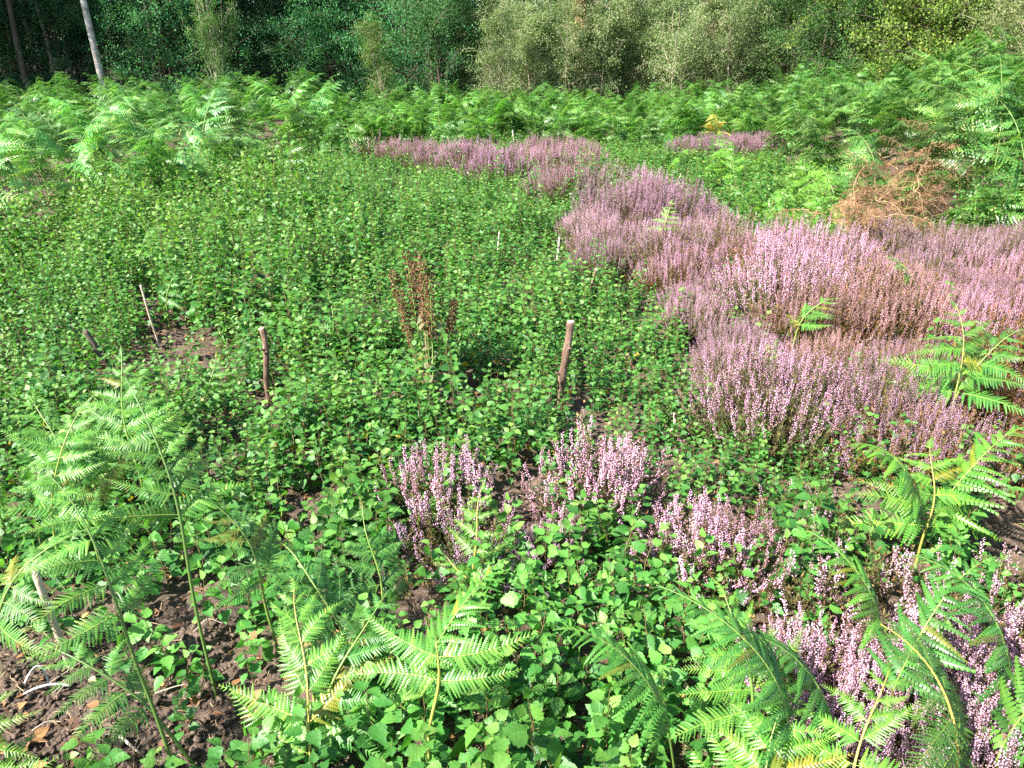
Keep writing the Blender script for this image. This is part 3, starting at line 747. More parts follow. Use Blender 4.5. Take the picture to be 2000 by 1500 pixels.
fern(402, 1500, 'short bracken stem crossing the tall one and bending flat sideways', .30, .38, 30, 105, 172, .20, 10, (1.15, 1.1, 1.1), stemv=.1)
fern(422, 1355, 'tallest bracken with a feathery pale green top on a long bare stem', .66, .48, 6, 70, 130, .23, 12, BRT, stemv=.15, swing=70)
fern(543, 1275, 'slender bracken with a yellow-green stem between bare soil and seedlings', .32, .30, 4, 60, 150, .20, 9, (1.0, 1.05, 1.2), stemv=.6)
fern(612, 1530, 'low broad bright bracken facing up with pale midribs', .12, .50, 22, 80, 98, .34, 10, (1.7, 1.5, 1.2), stemv=.9, swing=56, hold=.8)
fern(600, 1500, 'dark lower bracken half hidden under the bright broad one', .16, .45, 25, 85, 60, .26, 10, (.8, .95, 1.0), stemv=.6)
fern(838, 1530, 'bracken with an uncurling tip and long arms reaching both ways', .38, .14, 2, 12, 80, .25, 2, (1.3, 1.2, 1.1), stemv=.75, swing=80, taper=.2)
fern(800, 1470, 'bracken arching low over the seedlings towards the heather', .24, .46, 15, 85, 35, .15, 17, (1.5, 1.4, 1.15), stemv=.7, simple=True)
fern(752, 1235, 'thin upright bracken beside the small heather clump', .15, .36, 4, 40, 120, .19, 9, (1.05, 1.05, 1.15), stemv=.6)
fern(700, 1330, 'blue-green bracken spreading in front of the thin upright one', .18, .40, 15, 85, 150, .24, 10, (.85, .95, 1.15), stemv=.5)
fern(655, 1240, 'small dull bracken leaning over the seedlings near bare soil', .14, .34, 14, 75, 200, .2, 9, (.95, 1.0, 1.1), stemv=.5)
fern(925, 1170, 'little forked bracken growing in front of the small heather clump', .10, .30, 3, 45, 60, .14, 7, (1.35, 1.15, .8), stemv=.9)
fern(940, 1200, 'tiny bracken shoot at the foot of the little forked one', .05, .18, 20, 80, 150, .10, 7, (1.3, 1.15, .9), stemv=.8)
fern(1788, 1110, 'upright bracken with drooping lower fronds at the back of the closest heather', .16, .30, 4, 62, 85, .30, 8, (1.45, 1.35, .85), stemv=.85, swing=78)
fern(1845, 880, 'large bracken plant standing in the middle of the broad heather band', .30, .40, 3, 50, 95, .34, 9, (1.2, 1.2, .95), stemv=.7, swing=76)
fern(1830, 870, 'dark bracken twin behind the large one in the heather band', .26, .42, 10, 88, 20, .30, 9, (.85, .95, .9), stemv=.5)
fern(1780, 680, 'bracken poking out of the back of the broad heather band', .32, .32, 4, 75, 160, .26, 9, (1.0, 1.1, 1.0), stemv=.5)
fern(1535, 730, 'small bracken sunk in the heather band', .28, .24, 6, 85, 10, .18, 8, (1.0, 1.1, 1.0), stemv=.5)
fern(1480, 800, 'single forked bracken sprig in front of the heather band', .18, .20, 4, 60, 70, .11, 7, (1.3, 1.25, 1.0), stemv=.7)
fern(1285, 540, 'bright bracken tip rising from the domed heather', .38, .24, 6, 50, 60, .14, 8, (1.6, 1.45, .9), stemv=.8)
fern(1445, 1560, 'bright bracken with a green stem leaning over the closest heather', .34, .34, 5, 60, 110, .26, 9, (1.45, 1.35, 1.0), stemv=.3, swing=74)
fern(1440, 1700, 'fresh bracken spreading low in front of the closest heather', .22, .36, 10, 85, 60, .26, 9, (1.5, 1.4, 1.0), stemv=.4)
fern(1545, 1620, 'dark green bracken reaching out flat from the closest heather', .40, .52, 8, 96, 155, .16, 20, (.85, .95, .95), stemv=.8, simple=True)
fern(1840, 1640, 'bracken with a bright yellow stem among the closest heather', .30, .44, 2, 75, 140, .30, 10, (.95, .9, .75), stemv=1.0, swing=74)
fern(1700, 1480, 'dark bracken arching across the middle of the closest heather', .34, .50, 6, 92, 20, .16, 19, (.8, .9, .9), stemv=.7, simple=True)
fern(1720, 1330, 'bright bracken frond lying across the top of the closest heather', .28, .38, 8, 90, 150, .15, 15, (1.3, 1.25, .9), stemv=.6, simple=True)
fern(1960, 1500, 'dull dark bracken at the back of the closest heather', .34, .44, 8, 90, 150, .17, 17, (.8, .9, .9), stemv=.6, simple=True)  # tint a little darker than the base fern green
fern(2080, 1260, 'bracken reaching in over the trodden soil', .34, .50, 8, 88, 175, .20, 17, (1.1, 1.15, .95), stemv=.6, simple=True)
fern(1620, 1720, 'yellow-green bracken unfurling below the closest heather', .25, .40, 8, 90, 60, .24, 10, (1.4, 1.3, .85), stemv=.9)
fern(1330, 1560, 'bracken feather reaching over the seedlings beside the closest heather', .36, .42, 8, 92, 165, .15, 16, (1.1, 1.15, 1.0), stemv=.5, simple=True)
fern(1640, 1560, 'dull green bracken frond lying lowest on the closest heather', .30, .46, 8, 92, 170, .17, 18, (.8, .9, .85), stemv=.7, simple=True)
fern(1900, 1600, 'olive bracken frond fanned out by the bright yellow stem', .28, .46, 8, 88, 15, .19, 16, (.9, .88, .7), stemv=1.0, simple=True)
fern(1790, 1090, 'long bright bracken arm reaching towards the trodden soil', .20, .44, 10, 84, 15, .20, 16, (1.4, 1.3, .9), stemv=.85, simple=True)
fern(1782, 1095, 'long bright bracken arm hanging over the seedlings by the upright one', .22, .38, 10, 88, 172, .20, 15, (1.4, 1.3, .9), stemv=.85, simple=True)
fern(60, 1560, 'curled young bracken shoot at the lowest corner of the bare soil', .16, .16, 6, 150, 170, .08, 7, (1.2, 1.15, 1), stemv=.5)
fern(-60, 1640, 'bright bracken tip just reaching in over the bare soil', .14, .34, 10, 70, 80, .24, 9, (1.6, 1.45, 1.0), stemv=.5)
fern(-30, 1330, 'bracken lying low beside the leaning plank', .24, .42, 20, 95, 40, .24, 11, (1.2, 1.15, 1.2), stemv=.4)
fern(120, 1130, 'arching pale bracken with curled tips behind the plank', .28, .42, 4, 60, 60, .24, 10, (1.35, 1.3, 1.2), stemv=.7)
fern(200, 1110, 'pale bracken next to the arching one with curled tips', .30, .45, 5, 70, 140, .26, 10, (1.3, 1.25, 1.1), stemv=.6)
fern(40, 1080, 'soft green bracken leaning out behind the plank', .24, .40, 10, 80, 190, .24, 10, (1.3, 1.25, 1.15), stemv=.6)
fern(290, 1010, 'feathery bracken behind the tallest one', .34, .36, 5, 45, 100, .22, 10, (1.3, 1.25, 1.1), stemv=.5)
fern(410, 800, 'small bracken in front of the thin cane on bare soil', .08, .26, 4, 60, 80, .13, 8, (1.2, 1.2, 1.1), stemv=.5)
fern(330, 640, 'dark little bracken behind the thin cane', .22, .26, 4, 75, 60, .16, 8, (.9, 1, .95), stemv=.4)
fern(655, 690, 'drooping dark bracken in the carpet behind the twisted post', .20, .30, 8, 100, 100, .18, 9, (.8, .95, .9), stemv=.4)
fern(280, 560, 'bracken hidden among the tall seedlings', .30, .30, 5, 85, 45, .22, 9, (1.05, 1.1, 1), stemv=.4)

# ------------------------------------------------------------------ stakes, canes, plank
def stake(px, py, h, rad, label, mat=M_BARK, lean=(0, 0), name='wooden_stake', knots=2, crook=.012, cut=True, cat='stake', flare=1.0):
    g = G(px, py); r = np.random.default_rng(int(px + py)); e = empty(name, (g[0], g[1], float(hgt(g[0], g[1]))))
    e.rotation_euler = (lean[1], lean[0], r.uniform(0, 6)) if False else (lean[1], lean[0], 0); tag(e, label, cat)
    n = 26; t = np.linspace(-.15, 1, n)
    P = np.stack([crook * np.sin(t * 5 + r.uniform(0, 6)) * t, crook * .6 * np.sin(t * 8), h * t], 1)
    rr = rad * (1 + .06 * np.sin(t * 19) + .05 * r.normal(0, 1, n)); rr = rr * (1 + (flare - 1) * t)
    tb = TB(); tube(tb, P, rr, 14, .5, 0, cap=True)
    for kk in range(knots):
        tt = r.uniform(.25, .85); p = np.array([np.interp(tt, t, P[:, j]) for j in range(3)]); a = r.uniform(0, 6.28)
        d = np.array([math.cos(a), math.sin(a), .5]); tube(tb, [p, p + d * rad * 1.5, p + d * rad * 2.1], [rad * .55, rad * .4, rad * .25], 7, .5, 0, cap=True)
    obj('shaft', tb.mesh('shaft', [mat], True), e)
    if cut:
        c = TB(); top = P[-1]; th = np.arange(14) * 2 * math.pi / 14
        ring = np.stack([np.cos(th) * rr[-1] * .93, np.sin(th) * rr[-1] * .93, .003 + .25 * rr[-1] * np.cos(th)], 1) + top
        ring2 = ring.copy(); ring2[:, 2] = top[2] - .006
        V = np.vstack([ring, ring2, top + [0, 0, .004]]); F = []
        for j in range(14):
            q = (j + 1) % 14; F += [(j, q, 28), (j + 14, q + 14, q), (j + 14, q, j)]
        c.add(V, F); obj('cut_end', c.mesh('cut_end', [M_CUT]), e)
    return e
stake(1093, 800, .45, .0165, 'stout reddish bark stake with a pale cut top, alone among seedlings', lean=(.06, 0), knots=3)
stake(525, 790, .40, .0135, 'twisted brown post with a knot and a notched top beside bare soil', lean=(.03, 0), knots=4, crook=.018)
stake(310, 668, .36, .0055, 'long thin pale cane standing on a bare patch', M_CANE, lean=(-.12, 0), knots=0, crook=.003, cut=False, name='garden_cane', cat='cane')
stake(242, 735, .32, .013, 'dark rotten stake leaning among seedlings beside the thin cane', M_TRUNK, lean=(-.42, .15), knots=2, cut=False)
stake(436, 675, .13, .004, 'tiny pale peg next to the bare patch', M_CANE, lean=(-.08, 0), knots=0, crook=.002, cut=False, name='wooden_peg', cat='peg')
stake(490, 615, .14, .006, 'short white marker half hidden in seedlings', M_WHITECANE, knots=0, crook=.002, cut=False, name='marker_peg', cat='peg')
stake(407, 505, .28, .010, 'short cut post beside dead heather', M_TRUNK, lean=(-.06, 0), knots=1)
stake(662, 685, .20, .0045, 'brown twig cane beside the spindly heather sprig', M_BARK, lean=(.05, 0), knots=0, crook=.004, cut=False, name='garden_cane', cat='cane')
stake(970, 515, .24, .006, 'pale slanting cane far out in the seedling carpet', M_WHITECANE, lean=(.1, 0), knots=0, crook=.002, cut=False, name='garden_cane', cat='cane')
stake(1087, 528, .26, .007, 'white-topped stick near the narrow of the heather band', M_WHITECANE, lean=(.05, 0), knots=0, crook=.003, cut=False, name='marker_peg', cat='peg')
stake(1155, 585, .20, .009, 'short brown stub at the foot of the heather band', M_BARK, lean=(.05, 0), knots=1)
stake(1229, 725, .14, .005, 'thin reddish peg in the seedlings below the heather band', M_BARK, knots=0, cut=False, name='wooden_peg', cat='peg')
stake(1300, 850, .13, .005, 'small slanting stick in the seedlings in front of the band', M_CANE, lean=(.3, 0), knots=0, cut=False, name='wooden_peg', cat='peg')
stake(1325, 395, .26, .006, 'far pale stick beside the upper heather', M_WHITECANE, knots=0, cut=False, name='marker_peg', cat='peg')
stake(1497, 455, .28, .006, 'pale stick behind the back edge of the heather band', M_WHITECANE, knots=0, cut=False, name='marker_peg', cat='peg')
stake(1003, 298, .3, .009, 'pale stick at the foot of the far bracken bank', M_WHITECANE, knots=0, cut=False, name='marker_peg', cat='peg')
stake(610, 520, .2, .005, 'greyish twig standing among the tall seedlings', M_CANE, lean=(.05, 0), knots=0, cut=False, name='wooden_peg', cat='peg')
# squared plank
g = G(135, 1290); e = empty('wooden_plank', (g[0], g[1], float(hgt(g[0], g[1])) - .03)); e.rotation_euler = (.05, -.04, .5)
tag(e, 'squared weathered plank standing in bare soil among the bracken', 'plank')
tb = TB(); w, d, h = .008, .006, .36; V = []; ns = 12
for k in range(ns):
    z = h * k / (ns - 1); q = 1 + .03 * math.sin(k * 2.1)
    V += [(-w * q, -d, z), (w * q, -d, z), (w * q, d, z), (-w * q, d, z)]
F = []
for k in range(ns - 1):
    for j in range(4):
        a, b = k * 4 + j, k * 4 + (j + 1) % 4; F += [(a, b, b + 4), (a, b + 4, a + 4)]
F += [((ns - 1) * 4, (ns - 1) * 4 + 1, (ns - 1) * 4 + 2), ((ns - 1) * 4, (ns - 1) * 4 + 2, (ns - 1) * 4 + 3)]
tb.add(V, F); obj('board', tb.mesh('board', [M_CANE]), e)

# ------------------------------------------------------------------ dried seed stalks (tall brown spires)
g = G(845, 770); e = empty('seed_stalk_plant', (g[0], g[1], float(hgt(g[0], g[1]))))
tag(e, 'tall withered plant with brown seed spires and limp leaves in the seedling carpet', 'dried plant')
for k, (dx, dy, hh) in enumerate(((-.17, .10, .60), (-.10, .14, .68), (-.045, .06, .70), (-.02, .02, .66), (-.08, .2, .62), (.02, .0, .60), (.10, .05, .47), (-.13, .04, .52))):
    r = np.random.default_rng(900 + k); st = TB(); sd = TB()
    P = bez((dx * .15, dy * .15, 0), (dx * .7, dy * .7, hh * .5), (dx + r.normal(0, .01), dy, hh), 12)
    tube(st, P, np.linspace(.0042, .0018, 12), 6, r.uniform(.1, .6), 0); obj('stalk', st.mesh('stalk', [M_FSTEM if k % 2 else M_DSTEM], True), e)
    n = 420; f = r.uniform(.52 if k != 6 else .7, 1, n); pos = np.stack([np.interp(f, np.linspace(0, 1, 12), P[:, j]) for j in range(3)], 1)
    whorl = np.round(f * 26) / 26; pos[:, 2] = pos[:, 2] * .35 + .65 * hh * whorl
    th = r.uniform(0, 6.28, n); o_ = np.stack([np.cos(th), np.sin(th), r.normal(0, .4, n)], 1)
    sd.inst(FLO[0], FLO[1], frames(o_, np.tile([0, 0, 1.0], (n, 1)) + .01) * r.uniform(.005, .010, n)[:, None, None], pos + o_ * r.uniform(.002, .015, n)[:, None] * [1, 1, .2], r.random(n))
    obj('seed_spire', sd.mesh('seed_spire', [M_SEED]), e)
r = np.random.default_rng(5); lf = TB(); n = 46; z = r.uniform(.05, .42, n); az = r.uniform(0, 6.28, n); el = r.uniform(-.9, .5, n)
d = np.stack([np.cos(az) * np.cos(el), np.sin(az) * np.cos(el), np.sin(el)], 1)
lf.inst(LEAF_BIG[0], LEAF_BIG[1], frames(d, np.array([0, 0, 1.0]) + r.normal(0, .3, (n, 3))) * r.uniform(.035, .075, n)[:, None, None], np.stack([r.normal(0, .035, n), r.normal(.03, .03, n), z], 1), r.random(n))
obj('withered_leaves', lf.mesh('withered_leaves', [M_SLEAF]), e)

# ------------------------------------------------------------------ litter, clods, twigs
def ico():
    t_ = (1 + 5 ** .5) / 2
    V = np.array([(-1, t_, 0), (1, t_, 0), (-1, -t_, 0), (1, -t_, 0), (0, -1, t_), (0, 1, t_), (0, -1, -t_), (0, 1, -t_), (t_, 0, -1), (t_, 0, 1), (-t_, 0, -1), (-t_, 0, 1)], float)
    F = np.array([(0, 11, 5), (0, 5, 1), (0, 1, 7), (0, 7, 10), (0, 10, 11), (1, 5, 9), (5, 11, 4), (11, 10, 2), (10, 7, 6), (7, 1, 8), (3, 9, 4), (3, 4, 2), (3, 2, 6), (3, 6, 8), (3, 8, 9), (4, 9, 5), (2, 4, 11), (6, 2, 10), (8, 6, 7), (9, 8, 1)])
    V = unit(V); mid = {}; F2 = []; V = list(V)
    def m(a, b):
        k = (min(a, b), max(a, b))
        if k not in mid: V.append(unit((V[a] + V[b]) / 2)); mid[k] = len(V) - 1
        return mid[k]
    for a, b, c in F:
        x, y_, z = m(a, b), m(b, c), m(c, a); F2 += [(a, x, z), (b, y_, x), (c, z, y_), (x, y_, z)]
    return np.array(V), np.array(F2)
IV, IF = ico()
clod = TB()
for s in range(10):
    r = np.random.default_rng(1000 + s); k = 300
    V = IV * (1 + .28 * r.normal(0, 1, (len(IV), 1)))
    x = r.uniform(-2.6, 2.8, k); y = r.uniform(.9, 4.6, k) ** 1.0
    px, py = PX(x, y)
    c = np.array([cover(a, b) for a, b in zip(px, py)]); keep = (r.random(k) < np.where(c < .5, 1, .15)); x, y = x[keep], y[keep]; k = len(x)
    sz = r.gamma(1.6, .0026, k) + .002
    M = np.stack([rotz(a) for a in r.uniform(0, 6.28, k)]) * sz[:, None, None]
    clod.inst(V * [1, .85, .7], IF, M, np.stack([x, y, hgt(x, y) + sz * .3], 1), r.random(k))
# extra crumbs on the bare soil at the lower corner
for s in range(8):
    r = np.random.default_rng(1100 + s); k = 480
    V = IV * (1 + .3 * r.normal(0, 1, (len(IV), 1))); px, py = r.uniform(-60, 460, k), r.uniform(1180, 1560, k)
    w_ = np.array([G(a, b) for a, b in zip(px, py)]); x, y = w_[:, 0], w_[:, 1]
    sz = r.gamma(1.4, .0018, k) + .0012
    M = np.stack([rotz(a) for a in r.uniform(0, 6.28, k)]) * sz[:, None, None]
    clod.inst(V * [1, .85, .75], IF, M, np.stack([x, y, hgt(x, y) + sz * .3], 1), r.random(k))
o = obj('soil_crumbs', clod.mesh('soil_crumbs', [M_CLOD])); tag(o, 'loose crumbs of dark soil scattered over the bare ground', 'soil crumbs', kind='stuff')
lit = TB(); r = np.random.default_rng(77); k = 4200
y = r.uniform(1.0, 6.5, k); x = r.uniform(-1, 1, k) * (y * .72 + .4)
d = np.stack([np.cos(a := r.uniform(0, 6.28, k)), np.sin(a), r.normal(0, .25, k)], 1)
lit.inst(LEAF_LO[0], LEAF_LO[1], frames(d, np.array([0, 0, 1.0]) + r.normal(0, .5, (k, 3))) * r.uniform(.012, .036, k)[:, None, None], np.stack([x, y, hgt(x, y) + .007], 1), np.clip(r.beta(1.4, 2.2, k), 0, 1))
o = obj('leaf_litter', lit.mesh('leaf_litter', [M_LITTER])); tag(o, 'fallen brown birch leaves scattered on the soil', 'leaf litter', kind='stuff')
fib = TB(); r = np.random.default_rng(78)
for k in range(6500):
    y = r.uniform(1.0, 4.8); x = r.uniform(-1, 1) * (y * .72 + .3); a = r.uniform(0, 6.28); ln = r.uniform(.01, .05)
    z = float(hgt(x, y)) + .006
    tube(fib, [(x, y, z), (x + ln * .5 * math.cos(a), y + ln * .5 * math.sin(a), z + .006), (x + ln * math.cos(a + .3), y + ln * math.sin(a + .3), z)], .0009, 3, r.random(), 0)
o = obj('root_fibres', fib.mesh('root_fibres', [M_DSTEM])); tag(o, 'fine dry root fibres and needles strewn over the soil', 'plant debris', kind='stuff')
def twig(pts, rad, label, mat=M_TWIG, name='dead_twig', cat='twig', lift=.012):
    P = []
    for px, py, z in pts:
        g = G(px, py); P.append((g[0], g[1], float(hgt(g[0], g[1])) + lift + z))
    P = np.array(P); t = np.linspace(0, 1, len(P)); tt = np.linspace(0, 1, 4 * len(P))
    Q = np.stack([np.interp(tt, t, P[:, j]) for j in range(3)], 1)
    for _ in range(2): Q[1:-1] = (Q[:-2] + Q[1:-1] * 2 + Q[2:]) / 4
    c0 = Q[0].copy(); tb = TB(); tube(tb, Q - c0, np.linspace(rad, rad * .5, len(Q)), 6, .5, 0, cap=True)
    o = obj(name, tb.mesh(name, [mat], True)); o.location = c0; tag(o, label, cat)
    return o
twig([(950, 1005, 0), (1000, 1030, .01), (1040, 1060, .0)], .003, 'grey bare root lying beside the low straggling heather')
twig([(975, 1000, .02), (1010, 1045, .01), (1050, 1075, .0)], .0022, 'thin bleached root crossing the grey one')
twig([(1130, 1000, .03), (1080, 1020, .02), (1040, 1060, .0)], .0035, 'pale peeled branch at the foot of the heather clump with bare roots')
twig([(985, 1050, .01), (1020, 1060, .02), (1070, 1050, .01)], .002, 'slim brown twig under the pale peeled branch', mat=M_TRUNK)
twig([(1310, 1090, 0), (1400, 1110, .03), (1480, 1150, .0)], .002, 'brown twig on the bare patch by the splayed heather', mat=M_TRUNK)
twig([(235, 1440, .0), (280, 1472, .0)], .0045, 'short pale stick lying on the bare soil')
twig([(235, 1365, .0), (290, 1345, .0)], .003, 'white peeled stick on the bare soil behind the short one')
twig([(300, 1345, .0), (350, 1335, .01), (400, 1320, 0)], .002, 'straw-coloured stem lying against the tallest bracken')
for k, (a, b, c) in enumerate((((100, 1345), (180, 1290), (240, 1245)), ((105, 1335), (170, 1300), (250, 1255)), ((90, 1330), (190, 1275), (200, 1248)), ((110, 1350), (150, 1310), (225, 1262)))):
    twig([(*a, 0), (*b, .02), (*c, .0)], .0013, 'wiry bleached root strand trailing from the plastic scrap', name='root_strand', cat='root')['group'] = 'bleached root strands on the bare soil'
for k, (a, b) in enumerate((((690, 1290), (760, 1330)), ((380, 1240), (440, 1228)), ((150, 1440), (215, 1452)), ((60, 1420), (120, 1400)), ((1470, 1090), (1530, 1075)), ((980, 960), (1040, 975)), ((1180, 810), (1230, 800)), ((820, 1140), (870, 1165)))):
    w_ = ['below the spreading blue-green bracken', 'beside the stem of the tallest bracken', 'next to the short pale stick', 'behind the curled bracken shoot', 'behind the closest heather', 'above the grey bare root', 'in the seedlings below the thin reddish peg', 'in the shade of the small heather clump'][k]
    twig([(*a, 0), ((a[0] + b[0]) / 2, (a[1] + b[1]) / 2 - 8, .01), (*b, 0)], .0022, 'small broken twig lying ' + w_, mat=M_TWIG if k % 2 else M_TRUNK)
# plastic scrap
g = G(75, 1340); e = empty('plastic_scrap', (g[0], g[1], float(hgt(g[0], g[1])))); tag(e, 'crumpled white and grey plastic strip half buried in bare soil', 'plastic strip')
def ribbon(P, w):
    P = np.array(P); t = unit(np.gradient(P, axis=0)); s = unit(np.cross(t, [.3, .2, 1.0])) * w
    V = np.vstack([P + s, P - s, P + s + [0, 0, .001], P - s + [0, 0, .001]]); n = len(P); F = []
    for i in range(n - 1): F += [(i, i + 1, i + n + 1), (i, i + n + 1, i + n), (i + 2 * n, i + 3 * n + 1, i + 2 * n + 1), (i + 2 * n, i + 3 * n, i + 3 * n + 1)]
    tb = TB(); tb.add(V, F); return tb
obj('loop', ribbon(bez((-.05, .0, 0), (-.01, .06, .11), (.02, .01, .005), 12), .0025).mesh('loop', [M_PLASTIC]), e)
obj('strip', ribbon(bez((-.03, -.02, .012), (.02, .01, .03), (.07, .01, .012), 10), .0035).mesh('strip', [M_PLASTIC]), e)

# ------------------------------------------------------------------ trees
QL = (np.array([(0, 0, 0), (.5, .32, .05), (1, 0, -.08), (.5, -.32, .05)], float), np.array([(0, 2, 1), (0, 3, 2)]))
def tree(seed, H, trunk_r, crown_r, z0, nlimb, nleaf, leaf, clump=.28, up=.6, forks=5, stems=1, lean=.04, shape=.6, low_bias=1.0):
    r = np.random.default_rng(seed); tr, cr = TB(), TB(); tips = []
    for s_ in range(stems):
        b = np.array([0, 0, -.15]) + (np.array([*r.normal(0, .15, 2), 0]) if stems > 1 else 0)
        L2 = r.normal(0, lean if stems == 1 else .12, 2); hh = H * (1 if s_ == 0 else r.uniform(.65, 1))
        t = np.linspace(0, 1, 14); w = np.cumsum(r.normal(0, .012 * hh, (14, 2)), 0) * .5
        P = np.stack([b[0] + L2[0] * hh * t + w[:, 0] * t, b[1] + L2[1] * hh * t + w[:, 1] * t, b[2] + hh * t], 1)
        tube(tr, P, trunk_r * (1 - .88 * t) * (1 if s_ == 0 else .7) + .002, 9, .5, 0)
        for k in range(nlimb // stems):
            f = z0 + (1 - z0) * r.random() ** low_bias; p = np.array([np.interp(f, t, P[:, j]) for j in range(3)])
            az = r.uniform(0, 6.28); prof = math.sin(math.pi * np.clip((f - z0) / (1.02 - z0), .06, .98) ** shape)
            ln = crown_r * (.35 + .75 * prof) * r.uniform(.6, 1.15)
            d = np.array([math.cos(az), math.sin(az), up * r.uniform(.2, 1.2)])
            e_ = p + unit(d) * ln; md = p + unit(d) * ln * .5 + [0, 0, .12 * ln]
            Q = bez(p, md, e_, 6); tube(tr, Q, np.linspace(trunk_r * .28 * (1 - f) + .006, .002, 6), 4, .5, 0)
            for j in range(forks):
                q = Q[int(r.integers(1, 6))]; e2 = q + r.normal(0, 1, 3) * ln * .24 + [0, 0, -.03 * ln]
                tube(tr, [q, (q + e2) / 2 + r.normal(0, .02, 3), e2], [.006, .004, .0015], 3, .5, 0)
                tips.append((q, e2)); 
    tips = np.array(tips); k = r.integers(0, len(tips), nleaf); f = r.random(nleaf)[:, None] ** .6
    C = tips[k, 0] * (1 - f) + tips[k, 1] * f + r.normal(0, clump * .5, (nleaf, 3)) * [1, 1, .7]
    C[:, 2] = np.maximum(C[:, 2], .05)
    d = r.normal(0, 1, (nleaf, 3)); d[:, 2] -= .4
    tone = r.normal(.45, .2, len(tips))[k]
    cr.inst(QL[0], QL[1], frames(d, r.normal(0, .7, (nleaf, 3)) + [0, 0, .9]) * (leaf * r.uniform(.6, 1.3, nleaf))[:, None, None], C, np.clip(tone + r.normal(0, .14, nleaf), 0, 1))
    return tr.arrays(), cr.arrays()
def tmesh(a, wood, leafm): return (to_mesh('trunk', a[0], [wood], True), to_mesh('crown', a[1], [leafm]))
T_BIRCH = [tmesh(tree(600 + i, 13 + i, .13, 2.2, .16, 70, 26000, .085, .35, lean=.03), M_BTRUNK, M_WOODL) for i in range(3)]
T_DARK = [tmesh(tree(610 + i, 12 + i, .16, 2.6, .10, 75, 30000, .095, .4, lean=.03), M_TRUNK, M_WOODL) for i in range(3)]
T_SAP = [tmesh(tree(620 + i, 3.2 + .25 * i, .022, .85, .06, 54, 15000, .042, .20, up=1.3, forks=5, stems=3, lean=.05), M_PALETWIG, M_SAPL) for i in range(4)]
T_SAPR = tmesh(tree(628, 3.4, .02, .28, .55, 30, 1700, .05, .12, up=1.4, forks=4, lean=.03), M_PALETWIG, M_RUST)
T_SHRUB = [tmesh(tree(630 + i, 3.0 + .4 * i, .05, 1.5, .04, 64, 36000, .038, .18, forks=6, stems=4, shape=.5), M_TRUNK, M_WOODL) for i in range(3)]
T_OAK = [tmesh(tree(640 + i, 5.5 + i, .12, 2.3, .06, 95, 46000, .058, .22, forks=6, shape=.5, low_bias=1.3), M_TRUNK, M_OAKL) for i in range(2)]
def place_tree(pair, x, y, label, group, name, s=1.0, tint=(1, 1, 1), rz=None, sz=1.0, tilt=(0, 0)):
    e = empty(name, (x, y, float(hgt(x, y)))); e.rotation_euler = (tilt[0], tilt[1], rng.uniform(0, 6.28) if rz is None else rz); e.scale = (s, s, s * sz); tag(e, label, 'tree', group)
    obj('trunk', pair[0], e); c = obj('crown', pair[1], e); c.color = (*tint, 1); return e
def at(px, Y): return (px - 1000) / FPX * (Y * CP + (EYE - .8) * SP), Y
# named trunks of the wood edge
def bare_trunk(px, Y, r_, H, label, mat, lean, name):
    x, y_ = at(px, Y); e = empty(name, (x, y_, float(hgt(x, y_)))); tag(e, label, 'tree')
    a = tree(int(px) + 9000, H, r_, 2.0, .42, 46, 16000, .09, .35, lean=.0)
    V = a[0][0]; V[:, 0] += lean * V[:, 2]; V2 = a[1][0]; V2[:, 0] += lean * V2[:, 2]
    obj('trunk', to_mesh('trunk', a[0], [mat], True), e); obj('crown', to_mesh('crown', a[1], [M_WOODL]), e)
bare_trunk(204, 18.5, .08, 12, 'pale grey birch with a thick leaning trunk at the dark wood edge', M_BTRUNK, -.04, 'birch_tree')
bare_trunk(112, 20, .055, 10, 'thin brown-stemmed tree close to the pale leaning birch', M_PALETWIG, -.03, 'slender_tree')
bare_trunk(484, 21, .07, 11, 'grey slender tree with a long bare trunk in the dark wood', M_PALETWIG, .02, 'slender_tree')
bare_trunk(692, 22, .05, 10, 'small birch with a bright white stem deep in the wood', M_BTRUNK, -.03, 'birch_tree')
bare_trunk(50, 19, .07, 11, 'mottled grey trunk standing at the shaded end of the wood', M_TRUNK, .0, 'birch_tree')
for k, (px, Y, r_, ln) in enumerate(((75, 21, .05, .01), (262, 20, .045, -.01), (345, 22, .06, .015), (545, 21, .05, -.02), (610, 23, .06, .01), (733, 21, .04, .02), (425, 19, .05, -.005))):
    bare_trunk(px, Y, r_, 10, ORD[k] + ' thin dark trunk from the open end in the shaded wood', M_TRUNK if k % 3 else M_PALETWIG, ln, 'slender_tree')
for px, Y in ((30, 23), (160, 24), (285, 22), (400, 25), (540, 24), (630, 26), (760, 25), (860, 27), (950, 29), (240, 30), (480, 31), (690, 32), (-80, 26), (-200, 22), (-350, 24), (90, 33), (330, 35), (580, 36), (820, 35), (20, 28), (90, 27), (-20, 31), (180, 30), (260, 27), (-140, 29), (400, 31), (630, 33), (890, 31)):
    x, y_ = at(px, Y); place_tree((T_DARK if rng.random() < .6 else T_BIRCH)[int(rng.integers(3))], x, y_, 'tall tree with a shade-tinted crown inside the shaded wood', 'tall trees inside the shaded wood', 'woodland_tree', rng.uniform(.85, 1.1), (.7, .85, 1.1))  # crown tint darkened and blued to stand for the wood's shade
